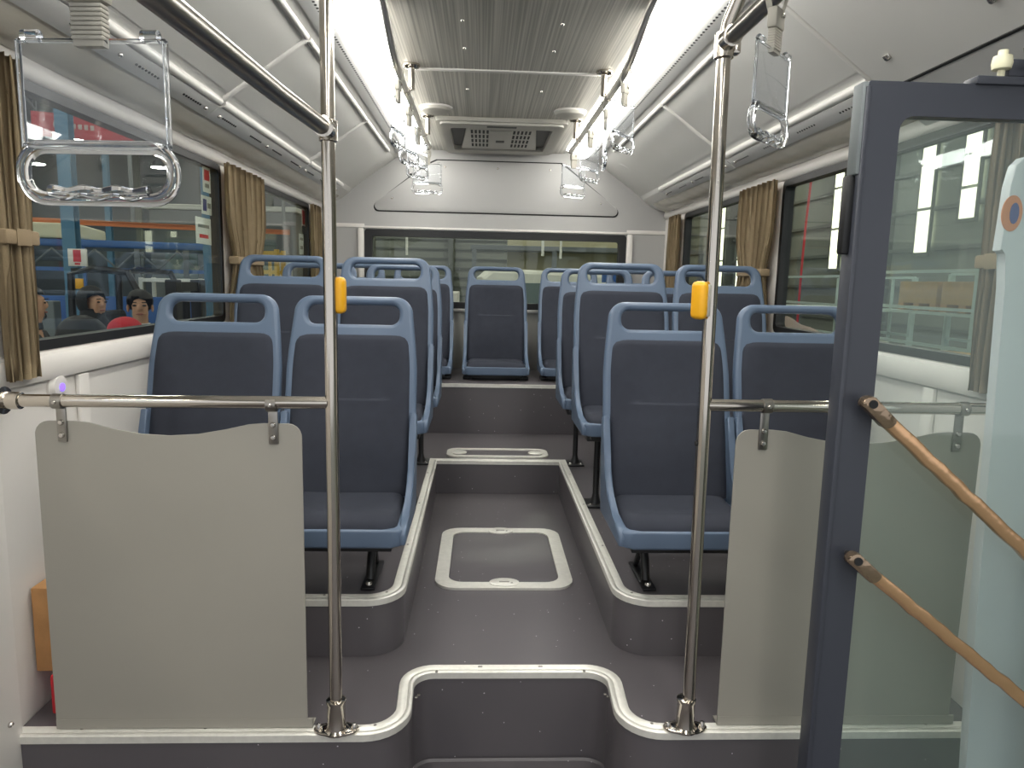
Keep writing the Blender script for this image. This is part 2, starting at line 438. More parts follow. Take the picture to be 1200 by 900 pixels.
LOWX, LOWZ = .975, 1.62
for s, nm, cross, yend, y0 in ((-1, 'left', (1.30, 2.53, 3.75), 4.62, -.6), (1, 'right', (2.03, 3.24), 4.40, 2.03)):
    bm = nb()
    prof = [(.587, 1.868), (.65, 1.85), (.685, 1.835), (LOWX-.01, 1.635), (LOWX+.01, 1.612), (1.025, 1.582), (1.06, 1.56), (1.10, 1.545), (HW, 1.54), (1.205, 1.54), (1.205, 1.98), (.587, 1.98)]
    prism(bm, [(s*x, z) for x, z in prof], -.6, RY, 'y')
    d = struct(obj('ceiling_%s' % nm, bm, 'duct_grey', smooth=False), 'grey sloped air duct along the %s side of the ceiling' % nm)
    # rounded duct panels between the cross bars
    n = Vector((s*(1.835-1.635), 0, -(LOWX-.685)))*1.0; n = Vector((-s*.2, 0, -.29)).normalized()
    ys = [y0]+list(cross)+[yend] if s < 0 else list(cross)+[yend]
    for a, b in zip(ys, ys[1:]):
        bm = nb()
        def fn(u, v, a=a, b=b):
            x = .705+(LOWX-.03-.705)*u; z = 1.823+(1.652-1.823)*u
            h = .004
            return Vector((s*x, a+.012+(b-a-.024)*v, z))+n*h
        V = grid_surface(bm, fn, 8, 6)
        obj('duct_panel', bm, 'duct_grey', d)
        bm = nb(); tube(bm, [(s*LOWX, a+.012, LOWZ), (s*LOWX, b-.012, LOWZ)], .0145, 12); obj('duct_tube', bm, 'duct_tube', d)
        bm = nb(); tube(bm, [(s*.685, a+.012, 1.834), (s*.685, b-.012, 1.834)], .011, 10); obj('duct_tube', bm, 'duct_tube', d)
        # perforated strip under the lower tube, with bolts and rows of holes
        bm = nb(); box2(bm, 0, .06, a+.004, b-.004, -.003, .0015, .001)
        st = obj('perforated_strip', bm, 'perf_strip', d)
        th = math.atan2(1.574-1.608, 1.03-LOWX-.004)
        if s > 0: st.location = (LOWX+.004, 0, 1.606); st.rotation_euler = (0, -th, 0)
        else: st.location = (-LOWX-.004, 0, 1.606); st.rotation_euler = (0, PI+th, 0)
        bm = nb(); sg = 1 if s < 0 else -1; zz = sg*.003 if s < 0 else -.003
        yy = a+.10
        while yy < b-.12:
            for k in range(8):
                bmesh.ops.create_cone(bm, cap_ends=True, segments=6, radius1=.0036, radius2=.0036, depth=.003, matrix=Matrix.Translation((.03, yy+k*.018, zz)))
            yy += .30
        hl = obj('air_holes', bm, 'hole_dark', st, smooth=False); hl['kind'] = 'stuff'
        for q in (.05, .5, .95): same('bolt', BOLT, st, (.03, a+(b-a)*q, zz), (0 if s < 0 else PI, 0, 0))
    for y in ys[1:-1] if s < 0 else ys[:-1]:
        bm = nb(); tube(bm, [(s*.69, y, 1.832), (s*.83, y, 1.7295), (s*(LOWX-.005), y, 1.628)], .0125, 10); obj('cross_bar', bm, 'duct_tube', d)
    # upper perforated strip beside the lamp
    bm = nb(); prism(bm, [(s*.590, 1.8665), (s*.645, 1.8505), (s*.644, 1.8475), (s*.589, 1.8635)], -.6, RY-.1, 'y'); us = obj('perforated_strip', bm, 'perf_strip', d, smooth=False)
    bm = nb(); yy = .8
    while yy < RY-.25:
        bmesh.ops.create_cone(bm, cap_ends=True, segments=6, radius1=.0055, radius2=.0055, depth=.006, matrix=Matrix.Translation((s*.608, yy, 1.860))); yy += .026
    hl = obj('air_holes', bm, 'hole_dark', us, smooth=False); hl['kind'] = 'stuff'
    # crinkled plastic wrapped cove between strip and window rail
    bm = nb()
    def fc(u, v):
        x = 1.032+(1.135-1.032)*u; z = 1.576-.05*u-.012*math.sin(PI*u)
        return Vector((s*x, y0+.02+(4.8-y0)*v, z+.0025*math.sin(v*97+u*5)*math.sin(v*41+3*u)))
    if s > 0: y0c = 2.03
    grid_surface(bm, fc, 6, 120); obj('cove_wrap', bm, 'cove', d)
    bm = nb(); box2(bm, s*.63, s*1.12, yend+.02, RY-.001, 1.60, 1.61)
    bm.free()
    bm = nb(); lathe(bm, [(0, -.004), (.055, -.004), (.06, 0), (.06, .004)], (0, 0, 0), 'z', 24); q = obj('round_cover', bm, 'duct_grey', d)
    q.location = (s*.80, yend+.17, 1.757); q.rotation_euler = (0, s*.604, 0)
# door header cover on the right, in front of the duct
bm = nb(); prism(bm, [(.66, 1.846), (1.0, 1.598), (1.0, 1.588), (.66, 1.835)], -.6, 2.005, 'y')
hd = struct(obj('ceiling_door_header', bm, 'duct_grey', smooth=False), 'flat grey cover panel over the entrance door')
for x, y in ((.93, 1.88), (.93, 1.50), (.93, 1.1), (.72, 1.5)):
    z = 1.835+(x-.66)*(1.588-1.835)/.34
    o = same('bolt', BOLT, hd, (x, y, z), (PI, -.63, 0)); o.scale = (1.7, 1.7, 1.7)
bm = nb(); prism(bm, [(1.0, 1.598), (1.15, 1.50), (1.15, 1.492), (1.0, 1.588)], -.6, 2.02, 'y'); obj('lower_cover', bm, 'perf_strip', hd, smooth=False)
bm = nb(); prism(bm, [(.998, 1.590), (1.004, 1.586), (1.004, 1.583), (.998, 1.587)], -.6, 2.0, 'y'); obj('joint_line', bm, 'hole_dark', hd, smooth=False)

# --- strip lights
for s, nm in ((-1, 'left'), (1, 'right')):
    e = empty('strip_light', (s*.51, 2.1, 1.9)); tag(e, 'long bright white light strip along the %s side of the ceiling' % nm, 'light strip', 'ceiling light strips')
    def X(x): return s*x-s*.51
    bm = nb(); prism(bm, [(X(.440), .0), (X(.449), -.006), (X(.472), -.026), (X(.498), -.043), (X(.53), -.052), (X(.565), -.05), (X(.584), -.04), (X(.586), -.02), (X(.52), -.005)], -2.6, 2.68, 'y')
    obj('diffuser', bm, 'lamp_diffuser', e)
    bm = nb(); prism(bm, [(X(.437), .045), (X(.586), .045), (X(.586), -.015), (X(.52), .0), (X(.437), .005)], -2.7, 2.8, 'y')
    obj('housing', bm, 'duct_grey', e, smooth=False)

# --- air conditioner grille, speakers
e = empty('air_conditioner', (.0, 4.37, CZ)); tag(e, 'pale grey ceiling air conditioner with two slotted vents', 'air conditioner')
bm = nb(); ring_prism(bm, rrect(0, 0, .70, .92, .03), rrect(0, -.0, .56, .66, .03), -.022, -.001); ring_prism(bm, rrect(0, 0, .66, .88, .03), rrect(0, 0, .56, .66, .03), -.034, -.02)
obj('bezel', bm, 'ac_plastic', e)
bm = nb(); box2(bm, -.29, .29, -.36, .36, -.006, -.001); obj('recess', bm, 'ac_dark', e, smooth=False)
bm = nb(); prism(bm, [(-.19, -.32), (.19, -.32), (.235, .31), (-.235, .31)], -.026, -.012, bev=.004); gp = obj('grille_plate', bm, 'ac_plastic', e)
for s in (-1, 1):
    for i in range(5):
        for j in range(4):
            bm = nb(); box(bm, (s*(.075+i*.022), -.21+j*.13, -.0262), (.012, .085, .003), .0012, seg=1); obj('vent_slot', bm, 'hole_dark', gp, smooth=False)
bm = nb(); box2(bm, -.062, .062, -.26, .26, -.032, -.024, .004); q = obj('centre_cover', bm, 'ac_plastic', gp)
bm = nb(); box2(bm, -.025, .025, .0, .06, -.034, -.031, .001); obj('label_plate', bm, 'ac_dark', q)
bm = nb(); box2(bm, -.08, .08, -.40, -.36, -.035, -.03, .001); obj('latch', bm, 'ac_dark', e)
for s, nm in ((-1, 'left'), (1, 'right')):
    bm = nb(); lathe(bm, [(0, -.03), (.05, -.03), (.072, -.022), (.08, -.006), (.08, -.001)], (0, 0, 0), 'z', 28)
    e = obj('ceiling_speaker', bm, 'ac_plastic'); e.location = (s*.335, 3.72, CZ)
    tag(e, 'round pale disc cover on the ceiling near the %s rail' % nm, 'ceiling disc', 'round ceiling covers')
    bm = nb(); ring_prism(bm, [(x*.999, y) for x, y in arc(0, 0, .083, 0, 350, 24)], arc(0, 0, .076, 0, 350, 24), -.01, -.0015); obj('rim', bm, 'duct_tube', e)

# ================================================================== FITTINGS
# --- floor hatches
e = empty('floor_hatch', (0, 2.62, 0)); tag(e, 'square floor hatch with rounded metal frame in the sunken aisle', 'hatch')
bm = nb(); ring_prism(bm, rrect(0, 0, .485, .60, .075), rrect(0, 0, .39, .50, .05), .0005, .009); obj('hatch_frame', bm, 'alu_trim', e, ang=.9)
bm = nb(); prism(bm, rrect(0, 0, .386, .496, .05), .0005, .006); obj('hatch_lid', bm, 'vinyl_floor', e)
for y in (-.255, .265):
    bm = nb(); prism(bm, [(x*1.5, yy+y) for x, yy in arc(0, 0, .035, 0, 345, 22)], .006, .012, bev=.002); lt = obj('latch', bm, 'alu_trim', e)
    bm = nb(); box2(bm, -.018, .018, y-.004, y+.004, .011, .0135, .001); box2(bm, .022, .03, y-.012, y-.004, .011, .0135, .001); obj('latch_slot', bm, 'steel', lt)
e = empty('floor_hatch', (0, 3.60, .165)); tag(e, 'narrow oblong metal framed lid on the podium before the rear step', 'hatch')
bm = nb(); ring_prism(bm, rrect(0, 0, .52, .19, .06), rrect(0, 0, .46, .12, .03), .0005, .008); obj('lid_frame', bm, 'alu_trim', e, ang=.9)
bm = nb(); prism(bm, rrect(0, 0, .456, .116, .03), .0005, .005); obj('lid_plate', bm, 'vinyl_floor', e)
for s in (-1, 1):
    bm = nb(); prism(bm, [(x+s*.2, y) for x, y in arc(0, 0, .042, 0, 345, 20)], .004, .010, bev=.002); obj('latch', bm, 'alu_trim', e)

# --- poles with rails
PX, PY, PR = .416, 1.545, .0145
def pole_base(e):
    bm = nb(); lathe(bm, [(.0, .0065), (.03, .0065), (.03, .011), (.024, .016), (.0215, .03), (.0205, .075), (.0225, .078), (.0225, .084), (.017, .086)], (0, 0, 0), 'z', 20)
    prism(bm, [(x*1.25, y*.62) for x, y in arc(0, 0, .042, 0, 345, 22)], .0065, .0125, bev=.002)
    b = obj('base_socket', bm, 'stainless', e)
    for s in (-1, 1):
        o = same('bolt', BOLT, b, (s*.041, 0, .0125)); o.scale = (1.2, 1.2, 2)
# left pole
e = empty('grab_pole', (-PX, PY, 0)); tag(e, 'upright steel grab pole on the left with a rail to the wall', 'grab pole', 'front grab poles')
bm = nb(); tube(bm, [(0, 0, .01), (0, 0, 1.0), (0, 0, 1.90)], PR, 20); obj('pole', bm, 'stainless', e)
pole_base(e)
bm = nb(); tube(bm, [(-.008, 0, .78), (-.70, 0, .775)], .0138, 18); obj('cross_rail', bm, 'stainless', e)
bm = nb(); lathe(bm, [(.014, 0), (.0185, .002), (.0195, .03), (.0185, .034), (.03, .036), (.03, .044)], (0, 0, 0), 'x', 18); q = obj('wall_socket', bm, 'stainless', e); q.location = (-.655, 0, .775); q.rotation_euler = (0, PI, 0)
q.rotation_euler = (0, 0, PI)
bm = nb(); tube(bm, [(0, 0, 1.348), (-.02, -.30, 1.348), (-.04, -.75, 1.348), (-.085, -1.6, 1.35)], .0165, 18); obj('ceiling_rail', bm, 'steel', e)
bm = nb(); lathe(bm, [(.0155, -.022), (.019, -.02), (.0195, .02), (.0155, .022)], (0, 0, 1.348), 'z', 18); lathe(bm, [(.017, 0), (.021, .001), (.021, .03), (.017, .031)], (0, -.05, 1.348), 'y', 18); obj('tee_joint', bm, 'stainless', e)
bm = nb(); box(bm, (.0, .0, 0), (.022, .04, .078), .0105, seg=3); q = obj('stop_button', bm, 'yellow', e); q.location = (.019, 0.012, 1.012)
# right pole
e = empty('grab_pole', (PX-.012, PY, 0)); tag(e, 'upright steel grab pole on the right with a yellow stop button', 'grab pole', 'front grab poles')
bm = nb(); tube(bm, [(.006, 0, .01), (0, 0, .9), (-.004, 0, 1.50), (-.004, 0, 1.545), (.0, -.008, 1.585), (.012, -.03, 1.63), (.02, -.045, 1.70), (.022, -.05, 1.78), (.022, -.05, 1.885)], PR, 20); obj('pole', bm, 'stainless', e)
pole_base(e)
bm = nb(); tube(bm, [(.008, 0, .787), (.69, 0, .787)], .0138, 18); obj('cross_rail', bm, 'stainless', e)
bm = nb(); lathe(bm, [(.014, 0), (.0185, .002), (.0195, .03), (.0185, .034), (.03, .036), (.03, .044)], (0, 0, 0), 'x', 18); q = obj('wall_socket', bm, 'stainless', e); q.location = (.665, 0, .787)
bm = nb(); tube(bm, [(-.004, 0, 1.548), (.002, -.2, 1.552), (.012, -.75, 1.56), (.02, -1.6, 1.56)], .0165, 18); obj('ceiling_rail', bm, 'steel', e)
bm = nb(); lathe(bm, [(.0155, -.03), (.02, -.027), (.0205, .02), (.0155, .024)], (-.004, 0, 1.545), 'z', 18); lathe(bm, [(.017, 0), (.021, .001), (.021, .03), (.017, .031)], (-.004, -.05, 1.548), 'y', 18); box2(bm, .012, .028, -.012, .012, 1.525, 1.55, .004); obj('tee_joint', bm, 'stainless', e)
bm = nb(); box(bm, (0, 0, 0), (.024, .04, .082), .0115, seg=3); q = obj('stop_button', bm, 'yellow', e); q.location = (-.028, -.010, 1.018); q.rotation_euler = (0, 0, .5)
bm = nb(); box(bm, (0, 0, 0), (.012, .036, .07), .004); q2 = obj('button_mount', bm, 'sleeve', e); q2.location = (-.012, -.006, 1.018)
bm = nb(); lathe(bm, [(0, 0), (.006, .0), (.006, .004), (.0, .004)], (0, 0, 0), 'x', 10); q = obj('screw_hole', bm, 'hole_dark', e); q.location = (-.016, -.002, .70)

# --- ceiling rails with posts
for s, nm in ((-1, 'left'), (1, 'right')):
    e = empty('ceiling_rail', (s*.41, 3.2, 1.80)); tag(e, 'long steel ceiling grab rail above the %s aisle side' % nm, 'grab rail', 'ceiling grab rails')
    bm = nb(); tube(bm, [(s*.0, -1.05, .10), (s*.0, -.95, .098), (0, -.86, .088), (0, -.74, .055), (0, -.60, .018), (0, -.48, .002), (0, -.36, 0), (0, .4, 0), (0, 1.05, 0)], .0135, 16); obj('rail', bm, 'rail_steel', e)
    bm = nb(); lathe(bm, [(.015, 0), (.017, .003), (.017, .02), (.012, .024), (0, .024)], (0, 1.04, 0), 'y', 14); obj('end_cap', bm, 'stainless', e)
    for y in (-.18, .70):
        bm = nb(); tube(bm, [(-s*.022, y, .0), (-s*.022, y, .092)], .012, 14); p_ = obj('post', bm, 'stainless', e)
        bm = nb(); lathe(bm, [(.013, .082), (.03, .086), (.034, .091), (.034, .0985)], (-s*.022, y, 0), 'z', 20); obj('flange', bm, 'stainless', p_)
        bm = nb(); tube(bm, [(0, y-.022, 0), (0, y+.022, 0)], .0165, 14); box2(bm, -.02, .02, y-.014, y+.014, -.006, .012, .003); obj('clamp', bm, 'stainless', e)

# --- hanging straps
def make_strap():
    e = empty('hand_strap', (0, 0, 0))
    bm = nb()
    pts = [(-.006, .0, -.052), (-.016, 0, -.02), (-.019, 0, .0), (-.012, 0, .014), (0, 0, .019), (.012, 0, .014), (.019, 0, .0), (.016, 0, -.02), (.006, 0, -.052)]
    V = []
    for x, y, z in pts: V.append([bm.verts.new((x, yy, z)) for yy in (-.011, .011)])
    for a, b in zip(V, V[1:]): bm.faces.new((a[0], a[1], b[1], b[0]))
    bmesh.ops.solidify(bm, geom=bm.faces[:], thickness=.002)
    obj('webbing', bm, 'webbing', e)
    bm = nb(); box2(bm, -.0195, .0195, -.009, .009, -.068, -.034, .004); sl = obj('sleeve', bm, 'sleeve', e)
    o = same('bolt', BOLT, sl, (0.006, -.009, -.046), (PI/2, 0, 0)); o.scale = (.7, .7, .7)
    bm = nb()
    for k in range(8): box2(bm, -.0155, .0155, -.0068, .0068, -.072-k*.0042, -.0685-k*.0042, .001)
    box2(bm, -.0145, .0145, -.005, .005, -.107, -.066)
    obj('ribbed_neck', bm, 'sleeve', e)
    # clear card
    t = -.101; W = .146
    bm = nb(); box2(bm, -W/2, W/2, -.003, .003, t-.098, t, .0012); cd = obj('clear_card', bm, 'clear_card', e)
    bm = nb()
    for x in (-W/2, W/2): tube(bm, [(x, 0, t), (x, 0, t-.1)], .0028, 8)
    tube(bm, [(-W/2, 0, t), (W/2, 0, t)], .0025, 8); tube(bm, [(-W/2, 0, t-.098), (W/2, 0, t-.098)], .003, 8)
    for x in (-W/2+.014, W/2-.014): tube(bm, [(x-.008, 0, t+.004), (x+.008, 0, t+.004)], .006, 10)
    obj('card_rim', bm, 'clear_plastic', cd)
    # grip loop
    bm = nb(); zc = t-.124; lp = rrect(0, zc, W+.006, .05, .023, 7)
    tube(bm, [(x, 0, z) for x, z in lp], .0068, 10, closed=True)
    pts = [(-.05+.1*i/24, 0, zc-.0185+.0016*math.cos(2*PI*i/8)) for i in range(25)]
    tube(bm, pts, .0062, 8)
    obj('grip', bm, 'clear_plastic', e)
    return e
strap0 = make_strap()
spots = [(-.452, .70, 1.352, -5, .94, 'large clear hand strap hanging nearest the camera at upper left'),
         (.40, 1.275, 1.553, 47, 1.0, 'clear hand strap hanging right of the right grab pole'),
         (-.41, 2.74, 1.80, 80, 1.08, 'nearest clear hand strap on the left ceiling rail'),
         (-.41, 3.14, 1.80, 70, 1.08, 'second clear hand strap on the left ceiling rail'),
         (-.41, 3.55, 1.80, 60, 1.08, 'third clear hand strap on the left ceiling rail'),
         (-.41, 4.15, 1.80, 8, 1.08, 'farthest clear hand strap on the left ceiling rail'),
         (.41, 2.68, 1.80, 52, 1.08, 'nearest clear hand strap on the right ceiling rail'),
         (.41, 3.08, 1.80, 84, 1.08, 'second clear hand strap on the right ceiling rail'),
         (.41, 3.50, 1.80, 50, 1.08, 'third clear hand strap on the right ceiling rail'),
         (.41, 4.12, 1.80, 30, 1.08, 'farthest clear hand strap on the right ceiling rail')]
for i, (x, y, z, a, sc_, lab) in enumerate(spots):
    o = strap0 if i == 0 else copy_tree(strap0)
    o.location = (x, y, z); o.rotation_euler = (0, 0, math.radians(a)); o.scale = (sc_,)*3
    tag(o, lab, 'hand strap', 'hanging hand straps')
    wb = [c for c in o.children if c.name.startswith('webbing')][0]
    wb.rotation_euler = (0, 0, -math.radians(a))      # the loop stays square to the rail

# --- partitions behind the cross rails
def partition(s, lab):
    e = empty('partition_panel', (s*.77, PY+.012, 0)); tag(e, lab, 'partition', 'grey front partitions')
    # local u from the pole side (0) to the wall side; mirrored for the left
    top = [(.285, .70)]+arc(.255, .705, .030, 0, 90, 5)
    pts = [(-.285, .02), (.285, .02), (.285, .70)]+arc(.255, .70, .03, 10, 90, 4)+[(.20, .73), (.17, .727), (.12, .715), (.06, .704), (0, .700), (-.06, .703), (-.12, .714), (-.17, .727), (-.20, .73)]+arc(-.255, .70, .03, 90, 170, 4)+[(-.285, .70)]
    bm = nb(); prism(bm, pts, -.002, .002, 'y'); obj('sheet', bm, 'partition', e)
    bm = nb(); box2(bm, -.285, .297, .0, .03, .008, .012); box2(bm, -.285, .297, -.003, .001, .008, .03); obj('foot_flange', bm, 'partition', e, smooth=False)
    for u in (-.225, .225):
        uu = u
        zr = .775 if s < 0 else .787
        bm = nb(); box2(bm, uu-.0105, uu+.0105, -.0075, -.0025, .685, zr, .002)
        lathe(bm, [(.0142, -.0105), (.0165, -.0105), (.0165, .0105), (.0142, .0105)], (uu, -.012, zr), 'x', 18)
        c = obj('clamp', bm, 'steel', e)
        for z in (.70, .728): same('bolt', BOLT, c, (uu, -.0075, z), (PI/2, 0, 0))
        o = same('bolt', BOLT, c, (uu, -.029, zr), (PI/2, 0, 0)); o.scale = (.7, .7, .6)
    return e
partition(-1, 'plain grey partition sheet hung under the left rail')
partition(1, 'plain grey partition sheet hung under the right rail behind the door')

# ================================================================== SEATS
TILT = math.radians(14); SB = (.288, .045)
def bk(x, s, d=0):           # point on the seat back: s up the back, d forward of its plane
    return Vector((x, SB[0]+s*math.sin(TILT)-d*math.cos(TILT), SB[1]+s*math.cos(TILT)+d*math.sin(TILT)))
def hwid(s): return .2035-.004*s/.45 if s < .40 else .1999-.023*((s-.40)/.22)**1.3
def build_seat_meshes():
    out = []
    R = .055; top = .628
    right = [(hwid(v), v) for v in (0, .1, .2, .3, .4, .46, .52)]
    cx, cy = hwid(.57)-R, top-R
    corner = [(cx+R*math.cos(a), cy+R*math.sin(a)) for a in [math.radians(90*i/8) for i in range(9)]]
    outer = right+corner; outer = outer+[(-x, y) for x, y in outer[::-1]]
    slot = rrect(0, .5705, .285, .063, .027, 6)
    cu = bpy.data.curves.new('shell_outline', 'CURVE'); cu.dimensions = '2D'; cu.fill_mode = 'BOTH'
    cu.extrude = .004; cu.bevel_depth = .0125; cu.bevel_resolution = 3; cu.offset = -.0125
    for poly in (outer, slot):
        sp = cu.splines.new('POLY'); sp.points.add(len(poly)-1); sp.use_cyclic_u = True
        for p, (x, y) in zip(sp.points, poly): p.co = (x, y, 0, 1)
    t = bpy.data.objects.new('shell_outline', cu); C.objects.link(t)
    dg = bpy.context.evaluated_depsgraph_get(); me = bpy.data.meshes.new_from_object(t.evaluated_get(dg))
    bpy.data.objects.remove(t)
    bm = nb(); bm.from_mesh(me)
    for v in bm.verts: v.co = bk(v.co.x, v.co.y, v.co.z)
    # base tray with curved side wings
    base = [(-.19, .0)]+[]
    tray = arc(.165, .035, .035, -90, 0, 5)+[(.196, .32), (-.196, .32)]+arc(-.165, .035, .035, 180, 270, 5)
    prism(bm, tray, .0, .048, bev=.007)
    wing = [(.012, .004), (.008, .03), (.02, .047), (.06, .052), (.11, .056), (.155, .066), (.195, .088), (.235, .108), (.265, .145), (.29, .22), (.318, .31), (.355, .30), (.345, .2), (.332, .1), (.315, .004)]
    for s in (-1, 1): prism(bm, wing, s*.184, s*.2045, 'x', bev=.006)
    out.append(('shell', bm, 'seat_blue'))
    # back pad
    bm = nb(); S0, S1 = .012, .508
    def padhw(s):
        h = hwid(s)-.0165; r = .035
        if s > S1-r: h = h-r+math.sqrt(max(0, r*r-(s-(S1-r))**2))
        return h
    def crease(u, s):
        # lower cushion bulges, upper centre panel recessed with a soft ledge
        x = u
        k = max(0, 1-(abs(x)/.62)**6)
        led = 0
        if s < .300: led = .009*max(0, 1-(.300-s)/.22)*k
        elif s < .306: led = .009*k*(1-(s-.300)/.006)
        else: led = -.004*k*max(0, 1-((s-.40)/.11)**2) if s < .51 else 0
        return led
    nu, nv = 22, 44
    svals = [S0+(S1-S0)*j/nv for j in range(nv+1)]+[.2985, .3005, .3035, .306]
    svals = sorted(svals); nv = len(svals)-1
    def fp(iu, j):
        s = svals[j]; u = -1+2*iu/nu; u = math.copysign(abs(u)**.8, u)
        e1 = 1-abs(u)**10; sv = (s-S0)/(S1-S0); e2 = 1-max(0, (sv-.93)/.07)**3; e2 = min(e2, 1-max(0, (.02-sv)/.02)**2*.3)
        d = .0125+.016*math.sqrt(max(0, min(e1, 1)))*math.sqrt(max(0, e2))+crease(u, s)+.012*math.exp(-((s-.16)/.10)**2)*(1-u*u)
        return bk(u*padhw(s), s, d)
    V = [[bm.verts.new(fp(i, j)) for i in range(nu+1)] for j in range(nv+1)]
    for j in range(nv):
        for i in range(nu): bm.faces.new((V[j][i], V[j][i+1], V[j+1][i+1], V[j+1][i]))
    # skirt back to the shell
    ringv = [V[j][0] for j in range(nv+1)]+[V[nv][i] for i in range(1, nu+1)]+[V[j][nu] for j in range(nv-1, -1, -1)]+[V[0][i] for i in range(nu-1, 0, -1)]
    off = bk(0, 0, -.010)-bk(0, 0, 0)
    low = [bm.verts.new(v.co+off) for v in ringv]
    for i in range(len(ringv)):
        k = (i+1) % len(ringv); bm.faces.new((ringv[i], ringv[k], low[k], low[i]))
    out.append(('back_pad', bm, 'seat_fabric'))
    # seat cushion
    bm = nb(); nu, nv = 22, 22
    def fs(iu, j):
        v = j/nv; y = .012+.315*v; u = -1+2*iu/nu; u = math.copysign(abs(u)**.8, u)
        hw = .179-.006*v
        r = .035
        if y < .012+r: hw = hw-r+math.sqrt(max(0, r*r-(.012+r-y)**2))
        zt = .090-.012*math.sin(PI*min(1, v*1.1))**2-.016*v
        roll = max(0, 1-v/.22); zt -= .040*roll**2.4
        e1 = math.sqrt(max(0, 1-abs(u)**9))
        z = .046+(zt-.046)*(.25+.75*e1)-.004*(1-u*u)*math.sin(PI*v)
        return Vector((u*hw, y, z))
    V = [[bm.verts.new(fs(i, j)) for i in range(nu+1)] for j in range(nv+1)]
    for j in range(nv):
        for i in range(nu): bm.faces.new((V[j][i], V[j][i+1], V[j+1][i+1], V[j+1][i]))
    ringv = [V[j][0] for j in range(nv+1)]+[V[nv][i] for i in range(1, nu+1)]+[V[j][nu] for j in range(nv-1, -1, -1)]+[V[0][i] for i in range(nu-1, 0, -1)]
    low = [bm.verts.new((v.co.x, v.co.y, .04)) for v in ringv]
    for i in range(len(ringv)):
        k = (i+1) % len(ringv); bm.faces.new((ringv[i], ringv[k], low[k], low[i]))
    out.append(('seat_cushion', bm, 'seat_fabric'))
    return out
def make_seat(kind, hb, lx=0):
    """hb: height of shell bottom over the floor it stands on; kind low / tall / bench"""
    e = empty('passenger_chair')
    for nme, me, mt in SEATM: same(nme, me, e, (0, 0, hb))
    bm = nb(); box2(bm, -.165, .165, .02, .05, hb-.018, hb+.001, .003); box2(bm, -.165, .165, .27, .30, hb-.018, hb+.001, .003)
    for s in (-1, 1): box2(bm, s*.13, s*.155, .02, .30, hb-.016, hb-.001, .002)
    obj('under_frame', bm, 'black_metal', e)
    if kind == 'low':
        bm = nb(); tube(bm, [(lx, .24, hb-.012), (lx, .225, hb*.62), (lx, .19, hb*.40), (lx, .17, .012)], .013, 10); box2(bm, lx-.03, lx+.01, .20, .255, hb-.06, hb-.012, .004)
        tube(bm, [(lx+.01, .275, hb-.012), (lx, .265, .06), (lx-.002, .295, .012)], .009, 8)
        lg = obj('leg', bm, 'black_metal', e)
        bm = nb(); box2(bm, lx-.02, lx+.02, .115, .32, .001, .009, .002); obj('foot_plate', bm, 'black_metal', lg)
        same('bolt', BOLT, lg, (lx, .14, .009)).scale = (1.6, 1.6, 1.6)
    elif kind == 'tall':
        bm = nb(); tube(bm, [(lx, .17, hb-.012), (lx, .17, .02)], .0125, 12); box2(bm, lx-.05, lx+.05, .12, .22, hb-.045, hb-.014, .004)
        lathe(bm, [(.024, .008), (.016, .03), (.0128, .045)], (lx, .17, 0), 'z', 12)
        lg = obj('leg', bm, 'black_metal', e)
        bm = nb(); box2(bm, lx-.04, lx+.04, .115, .225, .001, .009, .003); obj('foot_plate', bm, 'black_metal', lg)
        for s in (-1, 1): same('bolt', BOLT, lg, (lx+s*.026, .135, .009)).scale = (1.3, 1.3, 1.3)
    else:
        bm = nb(); box2(bm, -.15, .15, .05, .33, .001, hb-.012, .004); obj('bench_base', bm, 'black_metal', e)
        for s in (-1, 1):
            bm = nb(); box2(bm, s*.15, s*.20, .06, .16, .001, .02, .004); obj('foot_plate', bm, 'black_metal', e)
    return e
SEATM = []
for nme, bm, mt in build_seat_meshes():
    o = obj(nme, bm, mt, ang=.9); SEATM.append((nme, o.data, mt)); bpy.data.objects.remove(o)
protos = {}
def place_seat(kind, hb, x, y, z, lab, group):
    lx = 0 if kind == 'bench' else (-1 if x > 0 else 1)*(.085 if kind == 'low' else .115)
    k = (kind, hb, lx)
    if k in protos: o = copy_tree(protos[k])
    else: o = make_seat(kind, hb, lx); protos[k] = o
    o.location = (x, y, z); tag(o, lab, 'bus seat', group)
    return o
A, W_ = .492, .908
rows = [('low', .172, 1.835, .165, 'front row', 'nearest row, behind the partition'), ('tall', .315, 2.60, .165, 'second row', 'second row'), ('tall', .300, 3.24, .165, 'third row', 'third row')]
for kind, hb, y, z, rn, desc in rows:
    for x, side, nm in ((-W_, 'left', 'window'), (-A, 'left', 'aisle'), (A, 'right', 'aisle'), (W_, 'right', 'window')):
        place_seat(kind, hb, x, y, z, '%s %s seat of the %s, blue frame and dark padding' % (side, nm, rn), 'seats of the %s' % rn)
for x, lab in ((-.905, 'leftmost seat of the rear row, blue frame and dark padding'), (-.475, 'rear row seat just left of the middle one, mostly hidden'), (0, 'middle rear seat facing straight down the aisle'), (.475, 'rear row seat just right of the middle one, mostly hidden'), (.905, 'rightmost seat of the rear row, blue frame and dark padding')):
    place_seat('bench', .035, x, 4.27, .45, lab, 'seats of the rear row')
# steel cross tube under the front row on each side
for s, nm in ((-1, 'left'), (1, 'right')):
    bm = nb(); tube(bm, [(s*.40, 2.22, .235), (s*1.15, 2.22, .235)], .009, 10)
    e = obj('seat_support_bar', bm, 'steel'); tag(e, 'thin steel bar under the %s front row seats' % nm, 'support bar')

